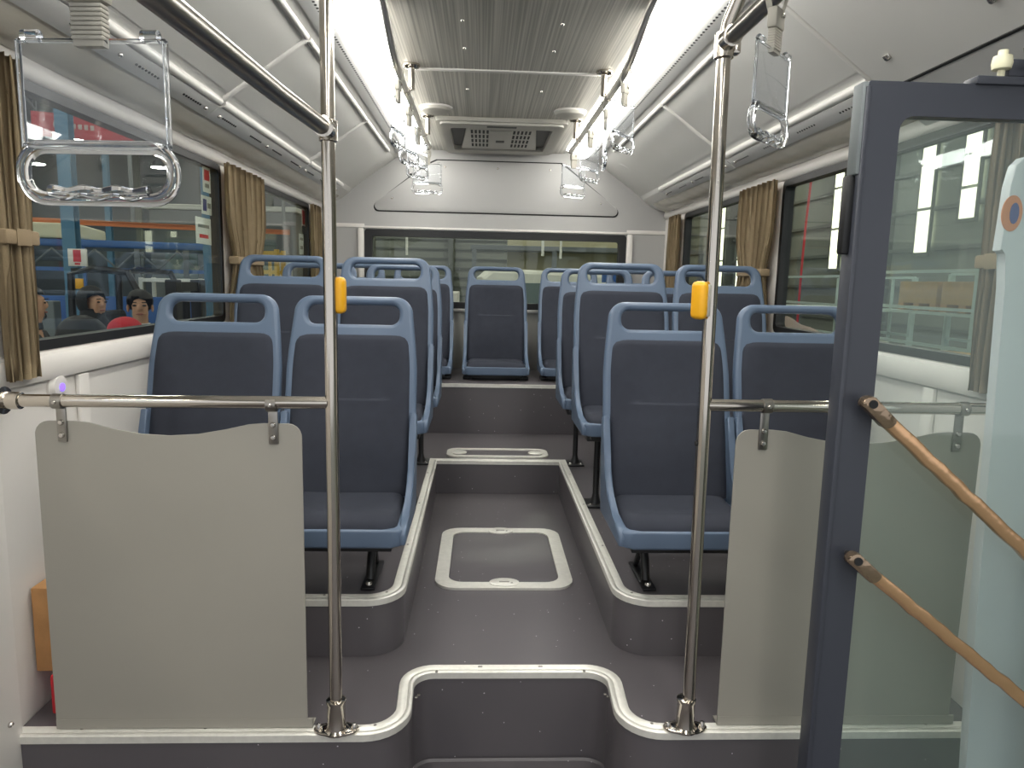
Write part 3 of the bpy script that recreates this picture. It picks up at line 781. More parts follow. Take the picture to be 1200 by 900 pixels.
# ================================================================== CURTAINS
def curtain(s, y0, y1, z0, z1, lab, tie=True, folds=7, mt='curtain', pinch=.30):
    e = empty('curtain', (s*1.110, (y0+y1)/2, z0)); tag(e, lab, 'curtain', 'beige window curtains')
    H = z1-z0; half = (y1-y0)/2; bm = nb(); tz = .45
    def fn(u, v):
        k = 1-pinch*math.exp(-((v-tz)/.16)**2) if tie else 1
        ph = u*folds*2*PI
        yy = (-half+2*half*u)*k+.008*math.sin(ph*2+v*2)
        xx = .014*math.sin(ph+.6*math.sin(v*3))+.005*math.sin(2.3*ph+1)
        return Vector((s*-xx*.9, yy, H*v))
    grid_surface(bm, fn, folds*10, 16)
    bmesh.ops.solidify(bm, geom=bm.faces[:], thickness=.003)
    obj('cloth', bm, mt, e, ang=3)
    if tie:
        bm = nb(); k = 1-pinch; box2(bm, -.021, .021, -half*k-.004, half*k+.004, H*tz-.016, H*tz+.016, .006); t = obj('tie_band', bm, 'curtain_band_shaded', e)
        bm = nb(); box2(bm, s*-.023, s*-.020, -half*k*.5, -half*k*.5+.05, H*tz-.018, H*tz+.018, .001); obj('band_patch', bm, 'curtain_band_shaded', t)
    return e
curtain(-1, 1.565, 1.685, .81, 1.50, 'beige curtain at the far left edge beside the white pillar', True, 5, pinch=.1)
curtain(-1, 2.94, 3.43, .80, 1.49, 'gathered beige curtain between the two left windows', True, 7)
curtain(-1, 4.39, 4.62, .80, 1.48, 'narrow beige curtain at the rear end of the left side', False, 4)
curtain(1, 2.97, 3.38, .80, 1.49, 'gathered brown and beige curtain between the two right windows', True, 7)
curtain(1, 4.42, 4.66, .80, 1.48, 'narrow beige curtain at the rear end of the right side', False, 4)
curtain(1, 1.575, 1.70, .81, 1.50, 'greyish curtain behind the door glass at the front right', True, 5, 'curtain_dark', pinch=.1)

# --- papers stuck on the left windows
def sticker(y, z, wy, hz, lab, marks):
    bm = nb(); box2(bm, -1.168, -1.166, y-wy/2, y+wy/2, z-hz/2, z+hz/2); e = obj('window_sticker', bm, 'paper', smooth=False)
    tag(e, lab, 'sticker', 'papers on the left windows')
    for (dy, dz, sy, sz, mt) in marks:
        bm = nb(); box2(bm, -1.1662, -1.1652, y+dy-sy/2, y+dy+sy/2, z+dz-sz/2, z+dz+sz/2); obj('print', bm, mt, e, smooth=False)
sticker(2.90, 1.415, .075, .10, 'white paper with a red mark at the top corner of the left window', [(0, .015, .05, .04, 'red'), (0, -.025, .04, .015, 'print_grey')])
sticker(2.89, 1.315, .10, .07, 'paper with a dark blue square on the left window', [(-.02, 0, .035, .045, 'print_blue'), (.025, 0, .03, .02, 'print_grey')])
sticker(2.85, 1.215, .15, .10, 'white notice with a red text line on the left window', [(0, .018, .11, .012, 'print_grey'), (0, -.02, .09, .014, 'red')])
sticker(4.42, 1.40, .07, .10, 'pink paper on the rear left window', [(0, .0, .06, .08, 'red')])
sticker(4.36, 1.24, .10, .12, 'white notice on the rear left window', [(0, .03, .07, .014, 'print_grey'), (0, -.02, .06, .02, 'print_grey')])

# --- small things at the left wall
bm = nb(); box2(bm, -1.145, -1.08, 1.64, 1.72, .10, .31, .003); e = obj('wooden_block', bm, 'wood_box'); tag(e, 'light brown wooden block behind the left partition', 'block')
bm = nb(); box2(bm, -1.105, -1.03, 1.62, 1.74, .001, .10, .006); e = obj('red_stand', bm, 'red'); tag(e, 'small red stand under the wooden block', 'stand')
e = empty('wall_button', (-1.15, 1.80, .765)); tag(e, 'round white wall button with a violet light above the left rail', 'button')
bm = nb(); lathe(bm, [(.036, 0), (.036, .006), (.028, .016), (0, .018)], (0, 0, 0), 'x', 24); obj('housing', bm, 'wall_white', e)
bm = nb(); lathe(bm, [(.010, .012), (.010, .02), (.005, .0215), (0, .0215)], (0, 0, 0), 'x', 16); obj('lens', bm, 'violet', e)

# ================================================================== ENTRANCE DOOR
DY, DX0, DX1, DZ0, DZ1 = 1.30, .578, 1.13, -.24, 1.412
e = empty('door_1', (DX0, DY, DZ0)); struct(e, 'open glazed bus door leaf with a dark grey frame at the right'); Wd = DX1-DX0; Hd = DZ1-DZ0
bm = nb(); ring_prism(bm, rrect(Wd/2, Hd/2, Wd, Hd, .004, 5), rrect(Wd/2+.002, Hd/2, Wd-.12, Hd-.115, .025, 5), -.014, .014, 'y')
box2(bm, -.006, .004, -.018, .022, 0.01, Hd-.01, .002)
fr = obj('door_frame', bm, 'door_frame', e)
bm = nb(); box2(bm, -.02, -.004, -.006, .016, Hd-.30, Hd-.16, .004); obj('hinge_plate', bm, 'rubber_black', fr)
bm = nb(); box2(bm, -.012, .0, -.016, .018, Hd-.16, Hd-.002, .003); obj('seal_cap', bm, 'grey_box', fr)
bm = nb(); box2(bm, .05, Wd-.05, -.003, .003, .05, Hd-.05); obj('pane', bm, 'door_glass', e, smooth=False)
def bar(x0, z0, x1, z1):
    bm = nb()
    d = Vector((x1-x0, 0, z1-z0)); L_ = d.length; ang = math.atan2(-(z1-z0), x1-x0)
    bm2 = nb(); M_ = Matrix.Rotation(ang, 3, 'Y')
    prism(bm2, [(.0, -.008), (.012, -.0125), (L_, -.0125), (L_, .0125), (.012, .0125), (.0, .008)], -.009, .009, 'y', bev=.003)
    bmesh.ops.subdivide_edges(bm2, edges=[q for q in bm2.edges if q.calc_length() > .1], cuts=24)
    for v in bm2.verts:
        v.co.z += .0011*math.sin(v.co.x*110)+.0008*math.sin(v.co.x*61+1); v.co = M_ @ v.co
    b = obj('grab_bar', bm2, 'wrapped_bar', e); b.location = (x0, -.045, z0)
    bm2 = nb(); prism(bm2, rrect(.03, 0, .075, .027, .012, 4), -.011, .0105, 'y', bev=.002)
    for v in bm2.verts: v.co = M_ @ (v.co+Vector((0, 0, .0015*math.sin(v.co.x*200))))
    en = obj('bar_end', bm2, 'wrap_end', b)
    bm2 = nb(); lathe(bm2, [(0, -.0135), (.008, -.0135), (.008, -.009), (0, -.009)], (.008, 0, -.004), 'y', 14); obj('bolt_hole', bm2, 'hole_dark', en)
    bm2 = nb(); cyl(bm2, (.008, -.005, -.004), (.008, .045, -.004), .006, n=10); obj('stand_off', bm2, 'steel', b)
    bm2 = nb(); p2 = M_ @ Vector((L_-.02, 0, 0)); cyl(bm2, p2, p2+Vector((0, .045, 0)), .006, n=10); obj('stand_off', bm2, 'steel', b)
    bm.free()
bar(.030, 1.088, .53, .665)
bar(.030, .790, .53, .40)
bm = nb(); lathe(bm, [(.0, .0), (.006, 0), (.006, .018), (.015, .02), (.017, .03), (.015, .042), (.008, .043), (.008, .052), (0, .052)], (.245, .0, Hd+.01), 'z', 18); obj('roller', bm, 'cream', e)
bm = nb(); box2(bm, .19, .36, -.02, .02, Hd-.001, Hd+.014, .003); box2(bm, .26, .45, .002, .02, Hd+.02, Hd+.05, .003); br = obj('roller_bracket', bm, 'door_frame', e)
bm = nb(); tube(bm, [(.27, -.018, Hd+.062), (.275, -.02, Hd+.04), (.285, -.02, Hd+.02), (.30, -.015, Hd+.004), (.32, -.012, Hd+.003)], .0025, 8); tube(bm, [(.272, -.018, Hd+.062), (.30, -.012, Hd+.04), (.33, -.01, Hd+.03)], .002, 8); obj('wire', bm, 'steel', br)
bm = nb(); lathe(bm, [(0, 0), (.008, 0), (.008, .008), (0, .009)], (.285, -.02, Hd+.035), 'y', 10); obj('bolt', bm, 'chrome_bolt', br)
# pale blue film covered second leaf
e = empty('door_2', (.912, 1.375, -.24)); struct(e, 'pale blue film covered door leaf at the right edge')
pts = [(.068, 0), (.28, 0), (.28, 1.565), (.075, 1.56), (.045, 1.55), (.02, 1.545), (.006, 1.53), (.0, 1.49), (-.002, 1.43), (-.006, 1.37), (.008, 1.365), (.012, 1.30), (.036, .6)]
bm = nb(); prism(bm, pts, -.012, .012, 'y', bev=.003); obj('film_panel', bm, 'door_panel', e)
bm = nb(); prism(bm, [(x*.6+.008, z+1.44) for x, z in arc(0, 0, .034, 0, 345, 24)], -.0135, -.011, 'y'); lg = obj('round_emblem', bm, 'orange', e)
bm = nb(); prism(bm, [(x*.45+.012, z+1.44) for x, z in arc(0, 0, .020, 0, 345, 20)], -.0145, -.013, 'y'); obj('emblem_centre', bm, 'print_blue', lg)

# ================================================================== THE HALL OUTSIDE
GZ = -.75
bm = nb(); box2(bm, -17, 9, -6, 27, GZ-.1, GZ); struct(obj('floor_hall', bm, 'hall_floor', smooth=False), 'concrete floor of the hall outside')
bm = nb(); box2(bm, -17, 9, -6, 27, 7, 7.1); struct(obj('ceiling_hall', bm, 'hall_roof', smooth=False), 'dark roof of the hall')
bm = nb(); box2(bm, 8.5, 8.6, -6, 27, GZ, 7); wh = struct(obj('wall_hall_right', bm, 'hall_wall', smooth=False), 'grey panelled hall wall beyond the right windows')
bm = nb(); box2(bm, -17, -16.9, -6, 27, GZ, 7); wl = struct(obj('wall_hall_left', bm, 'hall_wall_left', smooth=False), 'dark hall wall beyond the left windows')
bm = nb(); box2(bm, -5, 9, 26, 26.1, GZ, 7); wb = struct(obj('wall_hall_rear', bm, 'hall_wall', smooth=False), 'grey panelled hall wall beyond the rear window')
bm = nb(); box2(bm, -17, -5, 25.9, 26.05, GZ, 7); struct(obj('wall_hall_dark', bm, 'hall_wall_left', smooth=False), 'rear hall wall coloured dark like the dim hall, seen through the left windows')  # section split off and coloured darker to stand for the dim left hall
for i in range(8):
    z = .3+i*.75
    bm = nb(); box2(bm, 8.42, 8.5, -6, 26, z, z+.07); obj('girt', bm, 'girt', wh, smooth=False)
for i in range(20):
    z = -.2+i*.33
    bm = nb(); box2(bm, -5, 8.5, 25.93, 26, z, z+.045); obj('girt', bm, 'girt', wb, smooth=False)
for y in (6, 10, 15, 20, 24.5):
    bm = nb(); box2(bm, 8.25, 8.5, y-.12, y+.12, GZ, 7); obj('wall_column', bm, 'girt', wh, smooth=False)
for x in (-12, -7.5, -4, -1.2, 1.6, 4.5):
    bm = nb(); box2(bm, x-.1, x+.1, 25.8, 26, GZ, 7); obj('wall_column', bm, 'girt', wb, smooth=False)
n_ = 6
for yc, z0, z1, wd in ((13.75, 1.75, 4.3, .42), (12.5, 2.3, 4.0, .42), (17.2, 1.5, 4.4, .42), (23.6, .8, 4.2, .5), (25.5, .8, 4.2, .5)):
    e = struct(empty('window_%d' % n_, (8.41, yc, z0)), 'tall bright strip window in the hall wall'); n_ += 1
    k = 3; h = (z1-z0)/k
    for i in range(k):
        bm = nb(); box2(bm, -.01, .02, -wd/2, wd/2, i*h+.03, (i+1)*h-.03); obj('pane', bm, 'hall_window', e, smooth=False)
    bm = nb(); ring_prism(bm, rrect(0, (z1-z0)/2, wd+.1, z1-z0+.1, .01, 1), rrect(0, (z1-z0)/2, wd, z1-z0, .005, 1), -.02, .03, 'x'); obj('window_frame', bm, 'girt', e, smooth=False)
for y, z in ((16.5, 2.6), (18.2, 2.65), (20.5, 2.7), (22.0, 2.7), (24.0, 2.7)):
    e = struct(empty('window_%d' % n_, (-16.88, y, z)), 'small bright strip window in the far left hall wall'); n_ += 1
    for i in range(2):
        bm = nb(); box2(bm, -.01, .02, -.14, .14, i*.62, i*.62+.56); obj('pane', bm, 'hall_window', e, smooth=False)
# roof trusses
for y in (5, 11, 17, 23):
    e = struct(empty('trim_truss_%d' % y, (0, y, 5.4)))
    bm = nb(); box2(bm, -16.8, 8.4, -.06, .06, 0, .1); box2(bm, -16.8, 8.4, -.06, .06, 1.1, 1.2)
    x = -16.5
    while x < 8:
        tube(bm, [(x, 0, .05), (x+.8, 0, 1.15)], .035, 6); tube(bm, [(x+.8, 0, 1.15), (x+1.6, 0, .05)], .035, 6); x += 1.6
    obj('truss', bm, 'truss', e, smooth=False)
# hall lamps
lamp_bm = nb(); lathe(lamp_bm, [(.05, .25), (.10, .22), (.24, .02), (.24, 0)], (0, 0, 0), 'z', 16); LS = obj('q', lamp_bm, 'truss').data; bpy.data.objects.remove(bpy.data.objects['q'])
lamp_bm = nb(); lathe(lamp_bm, [(.22, .012), (.22, -.012), (.1, -.03), (0, -.032)], (0, 0, 0), 'z', 16); LD = obj('q', lamp_bm, 'hall_lamp').data; bpy.data.objects.remove(bpy.data.objects['q'])
lamp_bm = nb(); cyl(lamp_bm, (0, 0, .2), (0, 0, 2.6), .012, n=6); LC = obj('q', lamp_bm, 'truss').data; bpy.data.objects.remove(bpy.data.objects['q'])
for j, y in enumerate((-3, 1.5, 6, 10.5, 15, 19.5, 24)):
    for i, x in enumerate((-14, -10.5, -7, -3.5, 0.3, 3.8, 6.8)):
        if abs(x) < 2 and y < 6: continue
        e = empty('hall_lamp', (x+.3*math.sin(j*3+i), y, 4.4)); tag(e, 'round high bay lamp hanging from the hall roof', 'hall lamp', 'high bay lamps of the hall')
        same('lamp_shade', LS, e); same('lamp_lens', LD, e); same('suspension_rod', LC, e)
# --- steel columns and signs
def column(x, y, lab):
    bm = nb(); box2(bm, -.06, .06, -.05, -.04, 0, 6.1); box2(bm, -.06, .06, .04, .05, 0, 6.1); box2(bm, -.006, .006, -.04, .04, 0, 6.1); box2(bm, -.12, .12, -.12, .12, 0, .02)
    e = obj('steel_column', bm, 'steel_blue', smooth=False); e.location = (x, y, GZ); tag(e, lab, 'column', 'blue hall columns'); return e
column(-3.95, 7.0, 'blue steel column carrying the red and yellow signs outside')
column(-3.0, 7.9, 'blue steel column behind the forklift mast outside')
column(-8.6, 17, 'distant blue steel column far behind the left windows')
bm = nb(); box2(bm, -3.95, -3.78, 6.92, 6.94, 1.10, 1.26, .002); e = obj('fire_sign', bm, 'paper'); tag(e, 'white sign with a red panel on the blue column', 'sign')
bm = nb(); box2(bm, -3.90, -3.83, 6.917, 6.921, 1.14, 1.25); obj('red_print', bm, 'red', e); bm = nb(); box2(bm, -3.89, -3.84, 6.917, 6.921, 1.112, 1.13); obj('dark_print', bm, 'red', e)
bm = nb(); box2(bm, -3.95, -3.83, 6.92, 6.94, .89, .985, .002); e = obj('warning_sign', bm, 'yellow'); tag(e, 'small yellow sign below the red one on the blue column', 'sign')
# --- bus body under construction
e = empty('bus_body_frame', (-6.3, 9.6, GZ), math.radians(17)); tag(e, 'blue welded bus body frame standing in the hall', 'bus frame')
def part(nm, mt, fn, parent=None):
    bm = nb(); fn(bm); return obj(nm, bm, mt, parent or e, smooth=False)
part('roof', 'body_blue', lambda bm: (box2(bm, -1.5, 2.6, -.1, 1.6, 2.12, 2.22, .03)))
part('roof_cover', 'cream', lambda bm: (box2(bm, -1.6, .95, -.12, 1.6, 2.225, 2.42, .03)))
for x in (-1.5, -.45, .3, .95, 1.6, 2.2, 2.6):
    part('post', 'body_blue' if x < 1 else 'grey_box', lambda bm: box2(bm, x-.035, x+.035, -.1, -.03, .2, 2.12))
for z in (1.83, 1.42, .95): part('rail', 'body_blue', lambda bm: box2(bm, -1.5, 2.6, -.095, -.04, z-.025, z+.025))
for i in range(12):
    x = -.4+i*.25; z0, z1 = (1.85, 2.1) if i % 2 else (2.1, 1.85)
    part('brace', 'truss', lambda bm: tube(bm, [(x, -.07, z0), (x+.25, -.07, z1)], .014, 6))
for i, x in enumerate((-1.45, -.40, .35, 1.0, 1.65)): part('lower_panel', 'panel_blue', lambda bm: box2(bm, x, x+.6, -.09, -.05, .3, 1.15, .005))
part('far_side', 'grey_box', lambda bm: box2(bm, -1.5, 2.6, 1.5, 1.6, .2, 1.3))
part('chassis', 'black_metal', lambda bm: box2(bm, -1.5, 2.6, .0, 1.5, .0, .3))
# blue screens behind the forklift
for i, x in enumerate((-4.65, -4.05, -3.45)):
    bm = nb(); box2(bm, -.28, .28, -.012, .012, .12, 1.55, .004); o = obj('blue_screen', bm, 'panel_blue'); o.location = (x, 7.6+.12*i, GZ); o.rotation_euler = (0, 0, .2)
    tag(o, ('leftmost', 'middle', 'rightmost')[i]+' blue board standing behind the forklift outside', 'screen', 'blue boards outside')
    for s in (-1, 1):
        bm = nb(); box2(bm, s*.27-.02, s*.27+.02, -.02, .02, 0, 1.57, .003); box2(bm, s*.27-.02, s*.27+.02, -.15, .15, 0, .03, .003); obj('post', bm, 'steel_blue', o)
e = empty('control_box', (-4.22, 7.0, GZ)); tag(e, 'grey electric control box on a stand beside the blue column', 'control box')
part('box', 'grey_box', lambda bm: box2(bm, -.12, .1, -.06, .06, 1.05, 1.52, .01)); part('stand', 'grey_box', lambda bm: (box2(bm, -.03, .03, -.03, .03, 0, 1.05), box2(bm, -.15, .15, -.15, .15, 0, .02)))
for z in (1.2, 1.38): part('dial', 'black_metal', lambda bm: lathe(bm, [(.04, -.062), (.035, -.075), (0, -.075)], (-.01, 0, z), 'y', 14))
# --- forklift
e = empty('forklift', (-3.18, 6.62, GZ), math.radians(-8)); tag(e, 'black and green forklift truck parked outside the left window', 'forklift')
part('body', 'green', lambda bm: (prism(bm, [(-.42, .25), (.32, .25), (.36, .55), (.20, .85), (-.10, .92), (-.42, .95)], -.35, .35, 'y', bev=.02)))
part('counterweight', 'black_metal', lambda bm: prism(bm, [(-.62, .3), (-.42, .25), (-.40, .98), (-.56, .95), (-.64, .7)], -.36, .36, 'y', bev=.03))
part('seat', 'cloth_black', lambda bm: (box2(bm, -.28, .08, -.2, .2, .95, 1.08, .04), box(bm, (-.28, 0, 1.25), (.12, .4, .42), .04, Matrix.Rotation(-.15, 3, 'Y'))))
part('overhead_guard', 'black_metal', lambda bm: [tube(bm, [(-.42, s*.32, .95), (-.40, s*.32, 1.78), (-.2, s*.32, 1.83), (.12, s*.32, 1.80), (.22, s*.32, 1.6), (.36, s*.32, .7)], .03, 8) for s in (-1, 1)]+[box2(bm, -.40+i*.12, -.36+i*.12, -.32, .32, 1.79, 1.83) for i in range(5)])
part('mast', 'black_metal', lambda bm: [box2(bm, .40, .50, s*.2-.05, s*.2+.05, .1, 1.75, .01) for s in (-1, 1)]+[box2(bm, .42, .48, -.2, .2, z, z+.08) for z in (.3, 1.0, 1.65)]+[cyl(bm, (.45, 0, .2), (.45, 0, 1.6), .03, n=8)])
part('fork_carriage', 'black_metal', lambda bm: [box2(bm, .50, .54, -.35, .35, .15, .5, .005)]+[box2(bm, .52, 1.25, s*.2-.05, s*.2+.05, .08, .12, .005) for s in (-1, 1)])
part('steering_wheel', 'black_metal', lambda bm: (tube(bm, [(.17+.05*math.cos(a), .13*math.sin(a), 1.12+.11*math.cos(a)) for a in [2*PI*i/16 for i in range(16)]], .014, 6, closed=True), cyl(bm, (.24, 0, .85), (.17, 0, 1.12), .02, n=8)))
for x in (-.35, .28):
    for s in (-1, 1): part('wheel', 'rubber_black', lambda bm: lathe(bm, [(.1, -.08), (.22, -.08), (.235, -.05), (.235, .05), (.22, .08), (.1, .08)], (x, s*.36, .235), 'y', 18))
# --- shelf rack with boxes
e = empty('storage_rack', (-3.55, 8.9, GZ), .15); tag(e, 'white storage rack with goods beyond the left window', 'rack')
for x in (-.55, .1, .75):
    for y in (-.25, .25): part('upright', 'white_paint', lambda bm: box2(bm, x-.02, x+.02, y-.02, y+.02, 0, 1.75))
for z in (.55, 1.05, 1.42, 1.72): part('shelf', 'white_paint', lambda bm: box2(bm, -.57, .77, -.27, .27, z-.02, z+.02, .003))
def crate(nm, lab, cat, x, y, z, s, mt, rz=0, lid=True):
    e2 = empty(nm, (x, y, z), rz); tag(e2, lab, cat)
    bm = nb(); box2(bm, -s[0]/2, s[0]/2, -s[1]/2, s[1]/2, .001, s[2], .006); obj('body', bm, mt, e2)
    bm = nb(); box2(bm, -s[0]/2-.006, s[0]/2+.006, -s[1]/2-.006, s[1]/2+.006, s[2]*.86, s[2]+.006, .004); obj('lid', bm, mt, e2)
    bm = nb(); box2(bm, -s[0]*.2, s[0]*.2, -s[1]/2-.008, -s[1]/2-.001, s[2]*.3, s[2]*.55, .002); obj('label', bm, 'paper', e2)
crate('storage_bin', 'dark blue bin on the upper shelf of the white rack', 'bin', -3.80, 8.85, GZ+1.07, (.3, .3, .26), 'box_blue', .15)
crate('storage_bin', 'grey bin on the upper shelf of the white rack', 'bin', -3.30, 8.93, GZ+1.07, (.4, .3, .2), 'grey_box', .15)
crate('cardboard_box', 'brown box on the lower shelf of the white rack', 'box', -3.75, 8.86, GZ+.57, (.42, .36, .36), 'box_brown', .15)
crate('cardboard_box', 'pale cardboard box on the lower shelf of the white rack', 'box', -3.15, 8.94, GZ+.57, (.34, .3, .28), 'box_cardboard', .15)
e = empty('yellow_trolley', (-3.15, 10.0, GZ), .1); tag(e, 'yellow tubular trolley frame behind the white rack', 'trolley')
for x in (-.3, .3):
    for y in (-.25, .25): part('post', 'yellow_frame', lambda bm: box2(bm, x-.03, x+.03, y-.03, y+.03, 0.06, 2.15))
for z in (.3, 1.0, 1.6, 1.85, 2.1):
    for y in (-.25, .25): part('bar', 'yellow_frame', lambda bm: box2(bm, -.32, .32, y-.025, y+.025, z-.025, z+.025))
for i in range(4): part('slat', 'yellow_frame', lambda bm: box2(bm, -.2+i*.13, -.16+i*.13, -.27, -.24, 1.6, 2.1))
for x in (-.3, .3): part('wheel', 'rubber_black', lambda bm: lathe(bm, [(.02, -.03), (.06, -.03), (.06, .03), (.02, .03)], (x, -.25, .06), 'y', 12))
e = empty('crane_beam', (-5.8, 11.7, GZ+2.35), .42); tag(e, 'orange overhead crane beam across the hall', 'crane beam')
part('beam', 'orange', lambda bm: (box2(bm, -7, 2.6, -.04, .04, .16, .172), box2(bm, -7, 2.6, -.04, .04, .228, .24), box2(bm, -7, 2.6, -.01, .01, .172, .228)))
for x in (-6.5, -3, .2, 2.5): part('hanger', 'truss', lambda bm: tube(bm, [(x, 0, .24), (x, 0, 5.38)], .03, 8))
e = empty('banner', (-4.2, 8.0, 2.42), .4); tag(e, 'red banner hanging from the roof beyond the left window', 'banner')
part('banner_sheet', 'red', lambda bm: box2(bm, -.55, .5, -.006, .006, 0, .24))
part('pale_print', 'cloth_pink', lambda bm: [box2(bm, -.36+i*.055, -.325+i*.055, -.009, -.005, .10, .15) for i in range(7)])
for x in (-.5, .45): part('cord', 'truss', lambda bm: tube(bm, [(x, 0, .24), (x, 0, 4.58)], .006, 6))
# pale partition hut seen through the second left window
e = empty('office_cabin', (-5.6, 15.2, GZ)); tag(e, 'pale grey cabin with a window strip far behind the left windows', 'cabin')
part('wall', 'grey_box', lambda bm: box2(bm, -1.3, 1.6, 0, 2.2, 0, 3.1, .02)); part('roof', 'white_paint', lambda bm: box2(bm, -1.4, 1.7, -.1, 2.3, 3.1, 3.2, .01))
for x in (-1.0, -.2, .6): part('window', 'van_glass', lambda bm: box2(bm, x, x+.65, -.02, .01, 1.3, 2.5, .005))
part('door', 'white_paint', lambda bm: box2(bm, 1.3, 1.58, -.02, .01, 0, 2.2, .005))
# --- right side: wire cage rack, boxes, table, cloth, blinds
def cage(x, y, rz, lx, h, lab):
    global e
    e = empty('wire_cage_rack', (x, y, GZ), rz); tag(e, lab, 'cage rack', 'pale wire cage racks')
    for xx in (0, lx):
        for yy in (0, .7): part('post', 'pale_cage', lambda bm: box2(bm, xx-.022, xx+.022, yy-.022, yy+.022, 0, h, .003))
    nvt = max(2, int(lx/.33))
    for i in range(1, nvt): part('upright_wire', 'pale_cage', lambda bm: box2(bm, lx*i/nvt-.012, lx*i/nvt+.012, -.012, .012, .5, h))
    k = 5
    for j in range(k+1):
        z = .5+(h-.5)*j/k
        for yy in (0, .7): part('rail', 'pale_cage', lambda bm: box2(bm, 0, lx, yy-.012, yy+.012, z-.012, z+.012))
    part('deck', 'grey_box', lambda bm: box2(bm, 0, lx, 0, .7, .48, .52))
    part('top_shelf', 'pale_cage', lambda bm: box2(bm, 0, lx, 0, .7, h-.34, h-.32))
cage(4.15, 5.0, math.radians(90), 1.35, 1.95, 'pale wire cage rack with boxes beyond the door glass')
cage(4.15, 6.9, math.radians(90), 1.5, 1.92, 'pale wire cage rack beyond the first right window')
def pallet_box(x, y, rz, lab):
    e2 = empty('pallet_box', (x, y, GZ+1.632), rz); tag(e2, lab, 'box', 'boxes in the wire cage')
    bm = nb(); box2(bm, -.26, .26, -.25, .25, .06, .24, .004); obj('carton', bm, 'box_cardboard', e2)
    bm = nb()
    for q in (-.22, 0, .22): box2(bm, q-.04, q+.04, -.25, .25, .001, .06)
    obj('pallet', bm, 'wood_box', e2, smooth=False)
for q, l in ((5.3, 'right'), (5.88, 'left')):
    pallet_box(3.8, q, math.radians(90), 'yellowish carton on a small pallet, %s one in the wire cage' % l)
e = empty('round_table', (2.55, 4.3, GZ)); tag(e, 'low round wooden table top outside the right window', 'table')
part('table_top', 'box_cardboard', lambda bm: lathe(bm, [(.62, 1.34), (.64, 1.36), (.64, 1.38), (.62, 1.40), (0, 1.40)], (0, 0, 0), 'z', 36))
part('leg', 'grey_box', lambda bm: [lathe(bm, [(.35, 0), (.35, .03), (.06, .06), (.05, 1.3), (.2, 1.34)], (0, 0, 0), 'z', 18)])
e = empty('work_bench', (2.6, 6.2, GZ)); tag(e, 'pale work bench outside the first right window', 'bench')
part('bench_top', 'cream', lambda bm: box2(bm, -.6, .7, -.4, .4, 1.33, 1.37, .005))
for x in (-.55, .65):
    for y in (-.35, .35): part('leg', 'pale_cage', lambda bm: box2(bm, x-.025, x+.025, y-.025, y+.025, 0, 1.33))
bm = nb(); grid_surface(bm, lambda u, v: Vector((-.28+.56*u, -.2+.4*v, .14*math.sin(PI*u)*math.sin(PI*v)*(1+.4*math.sin(9*u+4*v)*math.cos(7*v)))), 20, 16)
bmesh.ops.solidify(bm, geom=bm.faces[:], thickness=.01)
o = obj('cloth_bundle', bm, 'cloth_pink'); o.location = (2.6, 6.1, GZ+1.382); tag(o, 'crumpled pale cloth lying on the work bench', 'cloth')
e = empty('louvre_stack', (4.2, 4.75, GZ), math.radians(90)); tag(e, 'stack of white slats behind the wire cage', 'slat stack')
for i in range(8): part('slat', 'white_paint', lambda bm: box2(bm, -.3, .3, -.5, -.45, .9+i*.13, .97+i*.13, .004))
part('support', 'grey_box', lambda bm: [box2(bm, x-.02, x+.02, -.45, -.41, 0, 2.0) for x in (-.25, .25)])
bm = nb(); tube(bm, [(8.0, 17.9, 5.4), (8.02, 17.9, 3.8), (7.97, 17.9, 2.6), (7.95, 17.9, 1.5), (7.95, 17.9, GZ+.05)], .03, 8); o = obj('red_pipe', bm, 'red'); tag(o, 'thin red pipe running up the right hall wall', 'pipe')
# --- behind the rear window
e = empty('white_van', (1.0, 10.4, GZ), .05); tag(e, 'white van with grey windows parked behind the rear window', 'van')
part('body', 'van_white', lambda bm: prism(bm, [(-1.1, .35), (1.9, .35), (1.9, 1.2), (1.75, 1.3), (1.45, 1.92), (-.95, 1.98), (-1.1, 1.85)], 0, 1.7, 'y', bev=.06))
for x in (-.9, -.05, .75): part('window', 'van_glass', lambda bm: prism(bm, [(x, 1.3), (x+.75, 1.3), (x+.68, 1.78), (x+.05, 1.78)], -.012, .02, 'y', bev=.006))
for x in (-.5, 1.35):
    for y in (.02, 1.5): part('wheel', 'rubber_black', lambda bm: lathe(bm, [(.18, 0), (.33, 0), (.35, .04), (.35, .16), (.33, .2), (.18, .2)], (x, y, .35), 'y', 20))
part('stripe', 'grey_box', lambda bm: box2(bm, -1.05, 1.85, -.012, .01, 1.1, 1.16))
e = empty('goods_pallet', (-.95, 8.6, GZ)); tag(e, 'pile of pale cartons on a pallet behind the rear window', 'cartons')
part('pallet', 'wood_box', lambda bm: [box2(bm, -.6+i*.25, -.42+i*.25, -.5, .5, .08, .12) for i in range(5)]+[box2(bm, -.6, .58, y-.04, y+.04, 0, .08) for y in (-.45, 0, .45)])
for i in range(3):
    for j in range(3):
        part('carton', 'cream' if (i+j) % 2 else 'paper', lambda bm: box2(bm, -.6+i*.4, -.22+i*.4, -.5, .45, .122+j*.52, .62+j*.52, .01))
e = empty('drum', (1.5, 8.1, GZ)); tag(e, 'blue plastic drum on a stand seen through the rear window', 'drum')
part('drum_body', 'panel_blue', lambda bm: lathe(bm, [(.0, 1.2), (.2, 1.2), (.24, 1.25), (.24, 1.9), (.2, 1.98), (0, 2.0)], (0, 0, 0), 'z', 24)); part('stand', 'white_paint', lambda bm: box2(bm, -.28, .28, -.28, .28, 0, 1.199, .01))
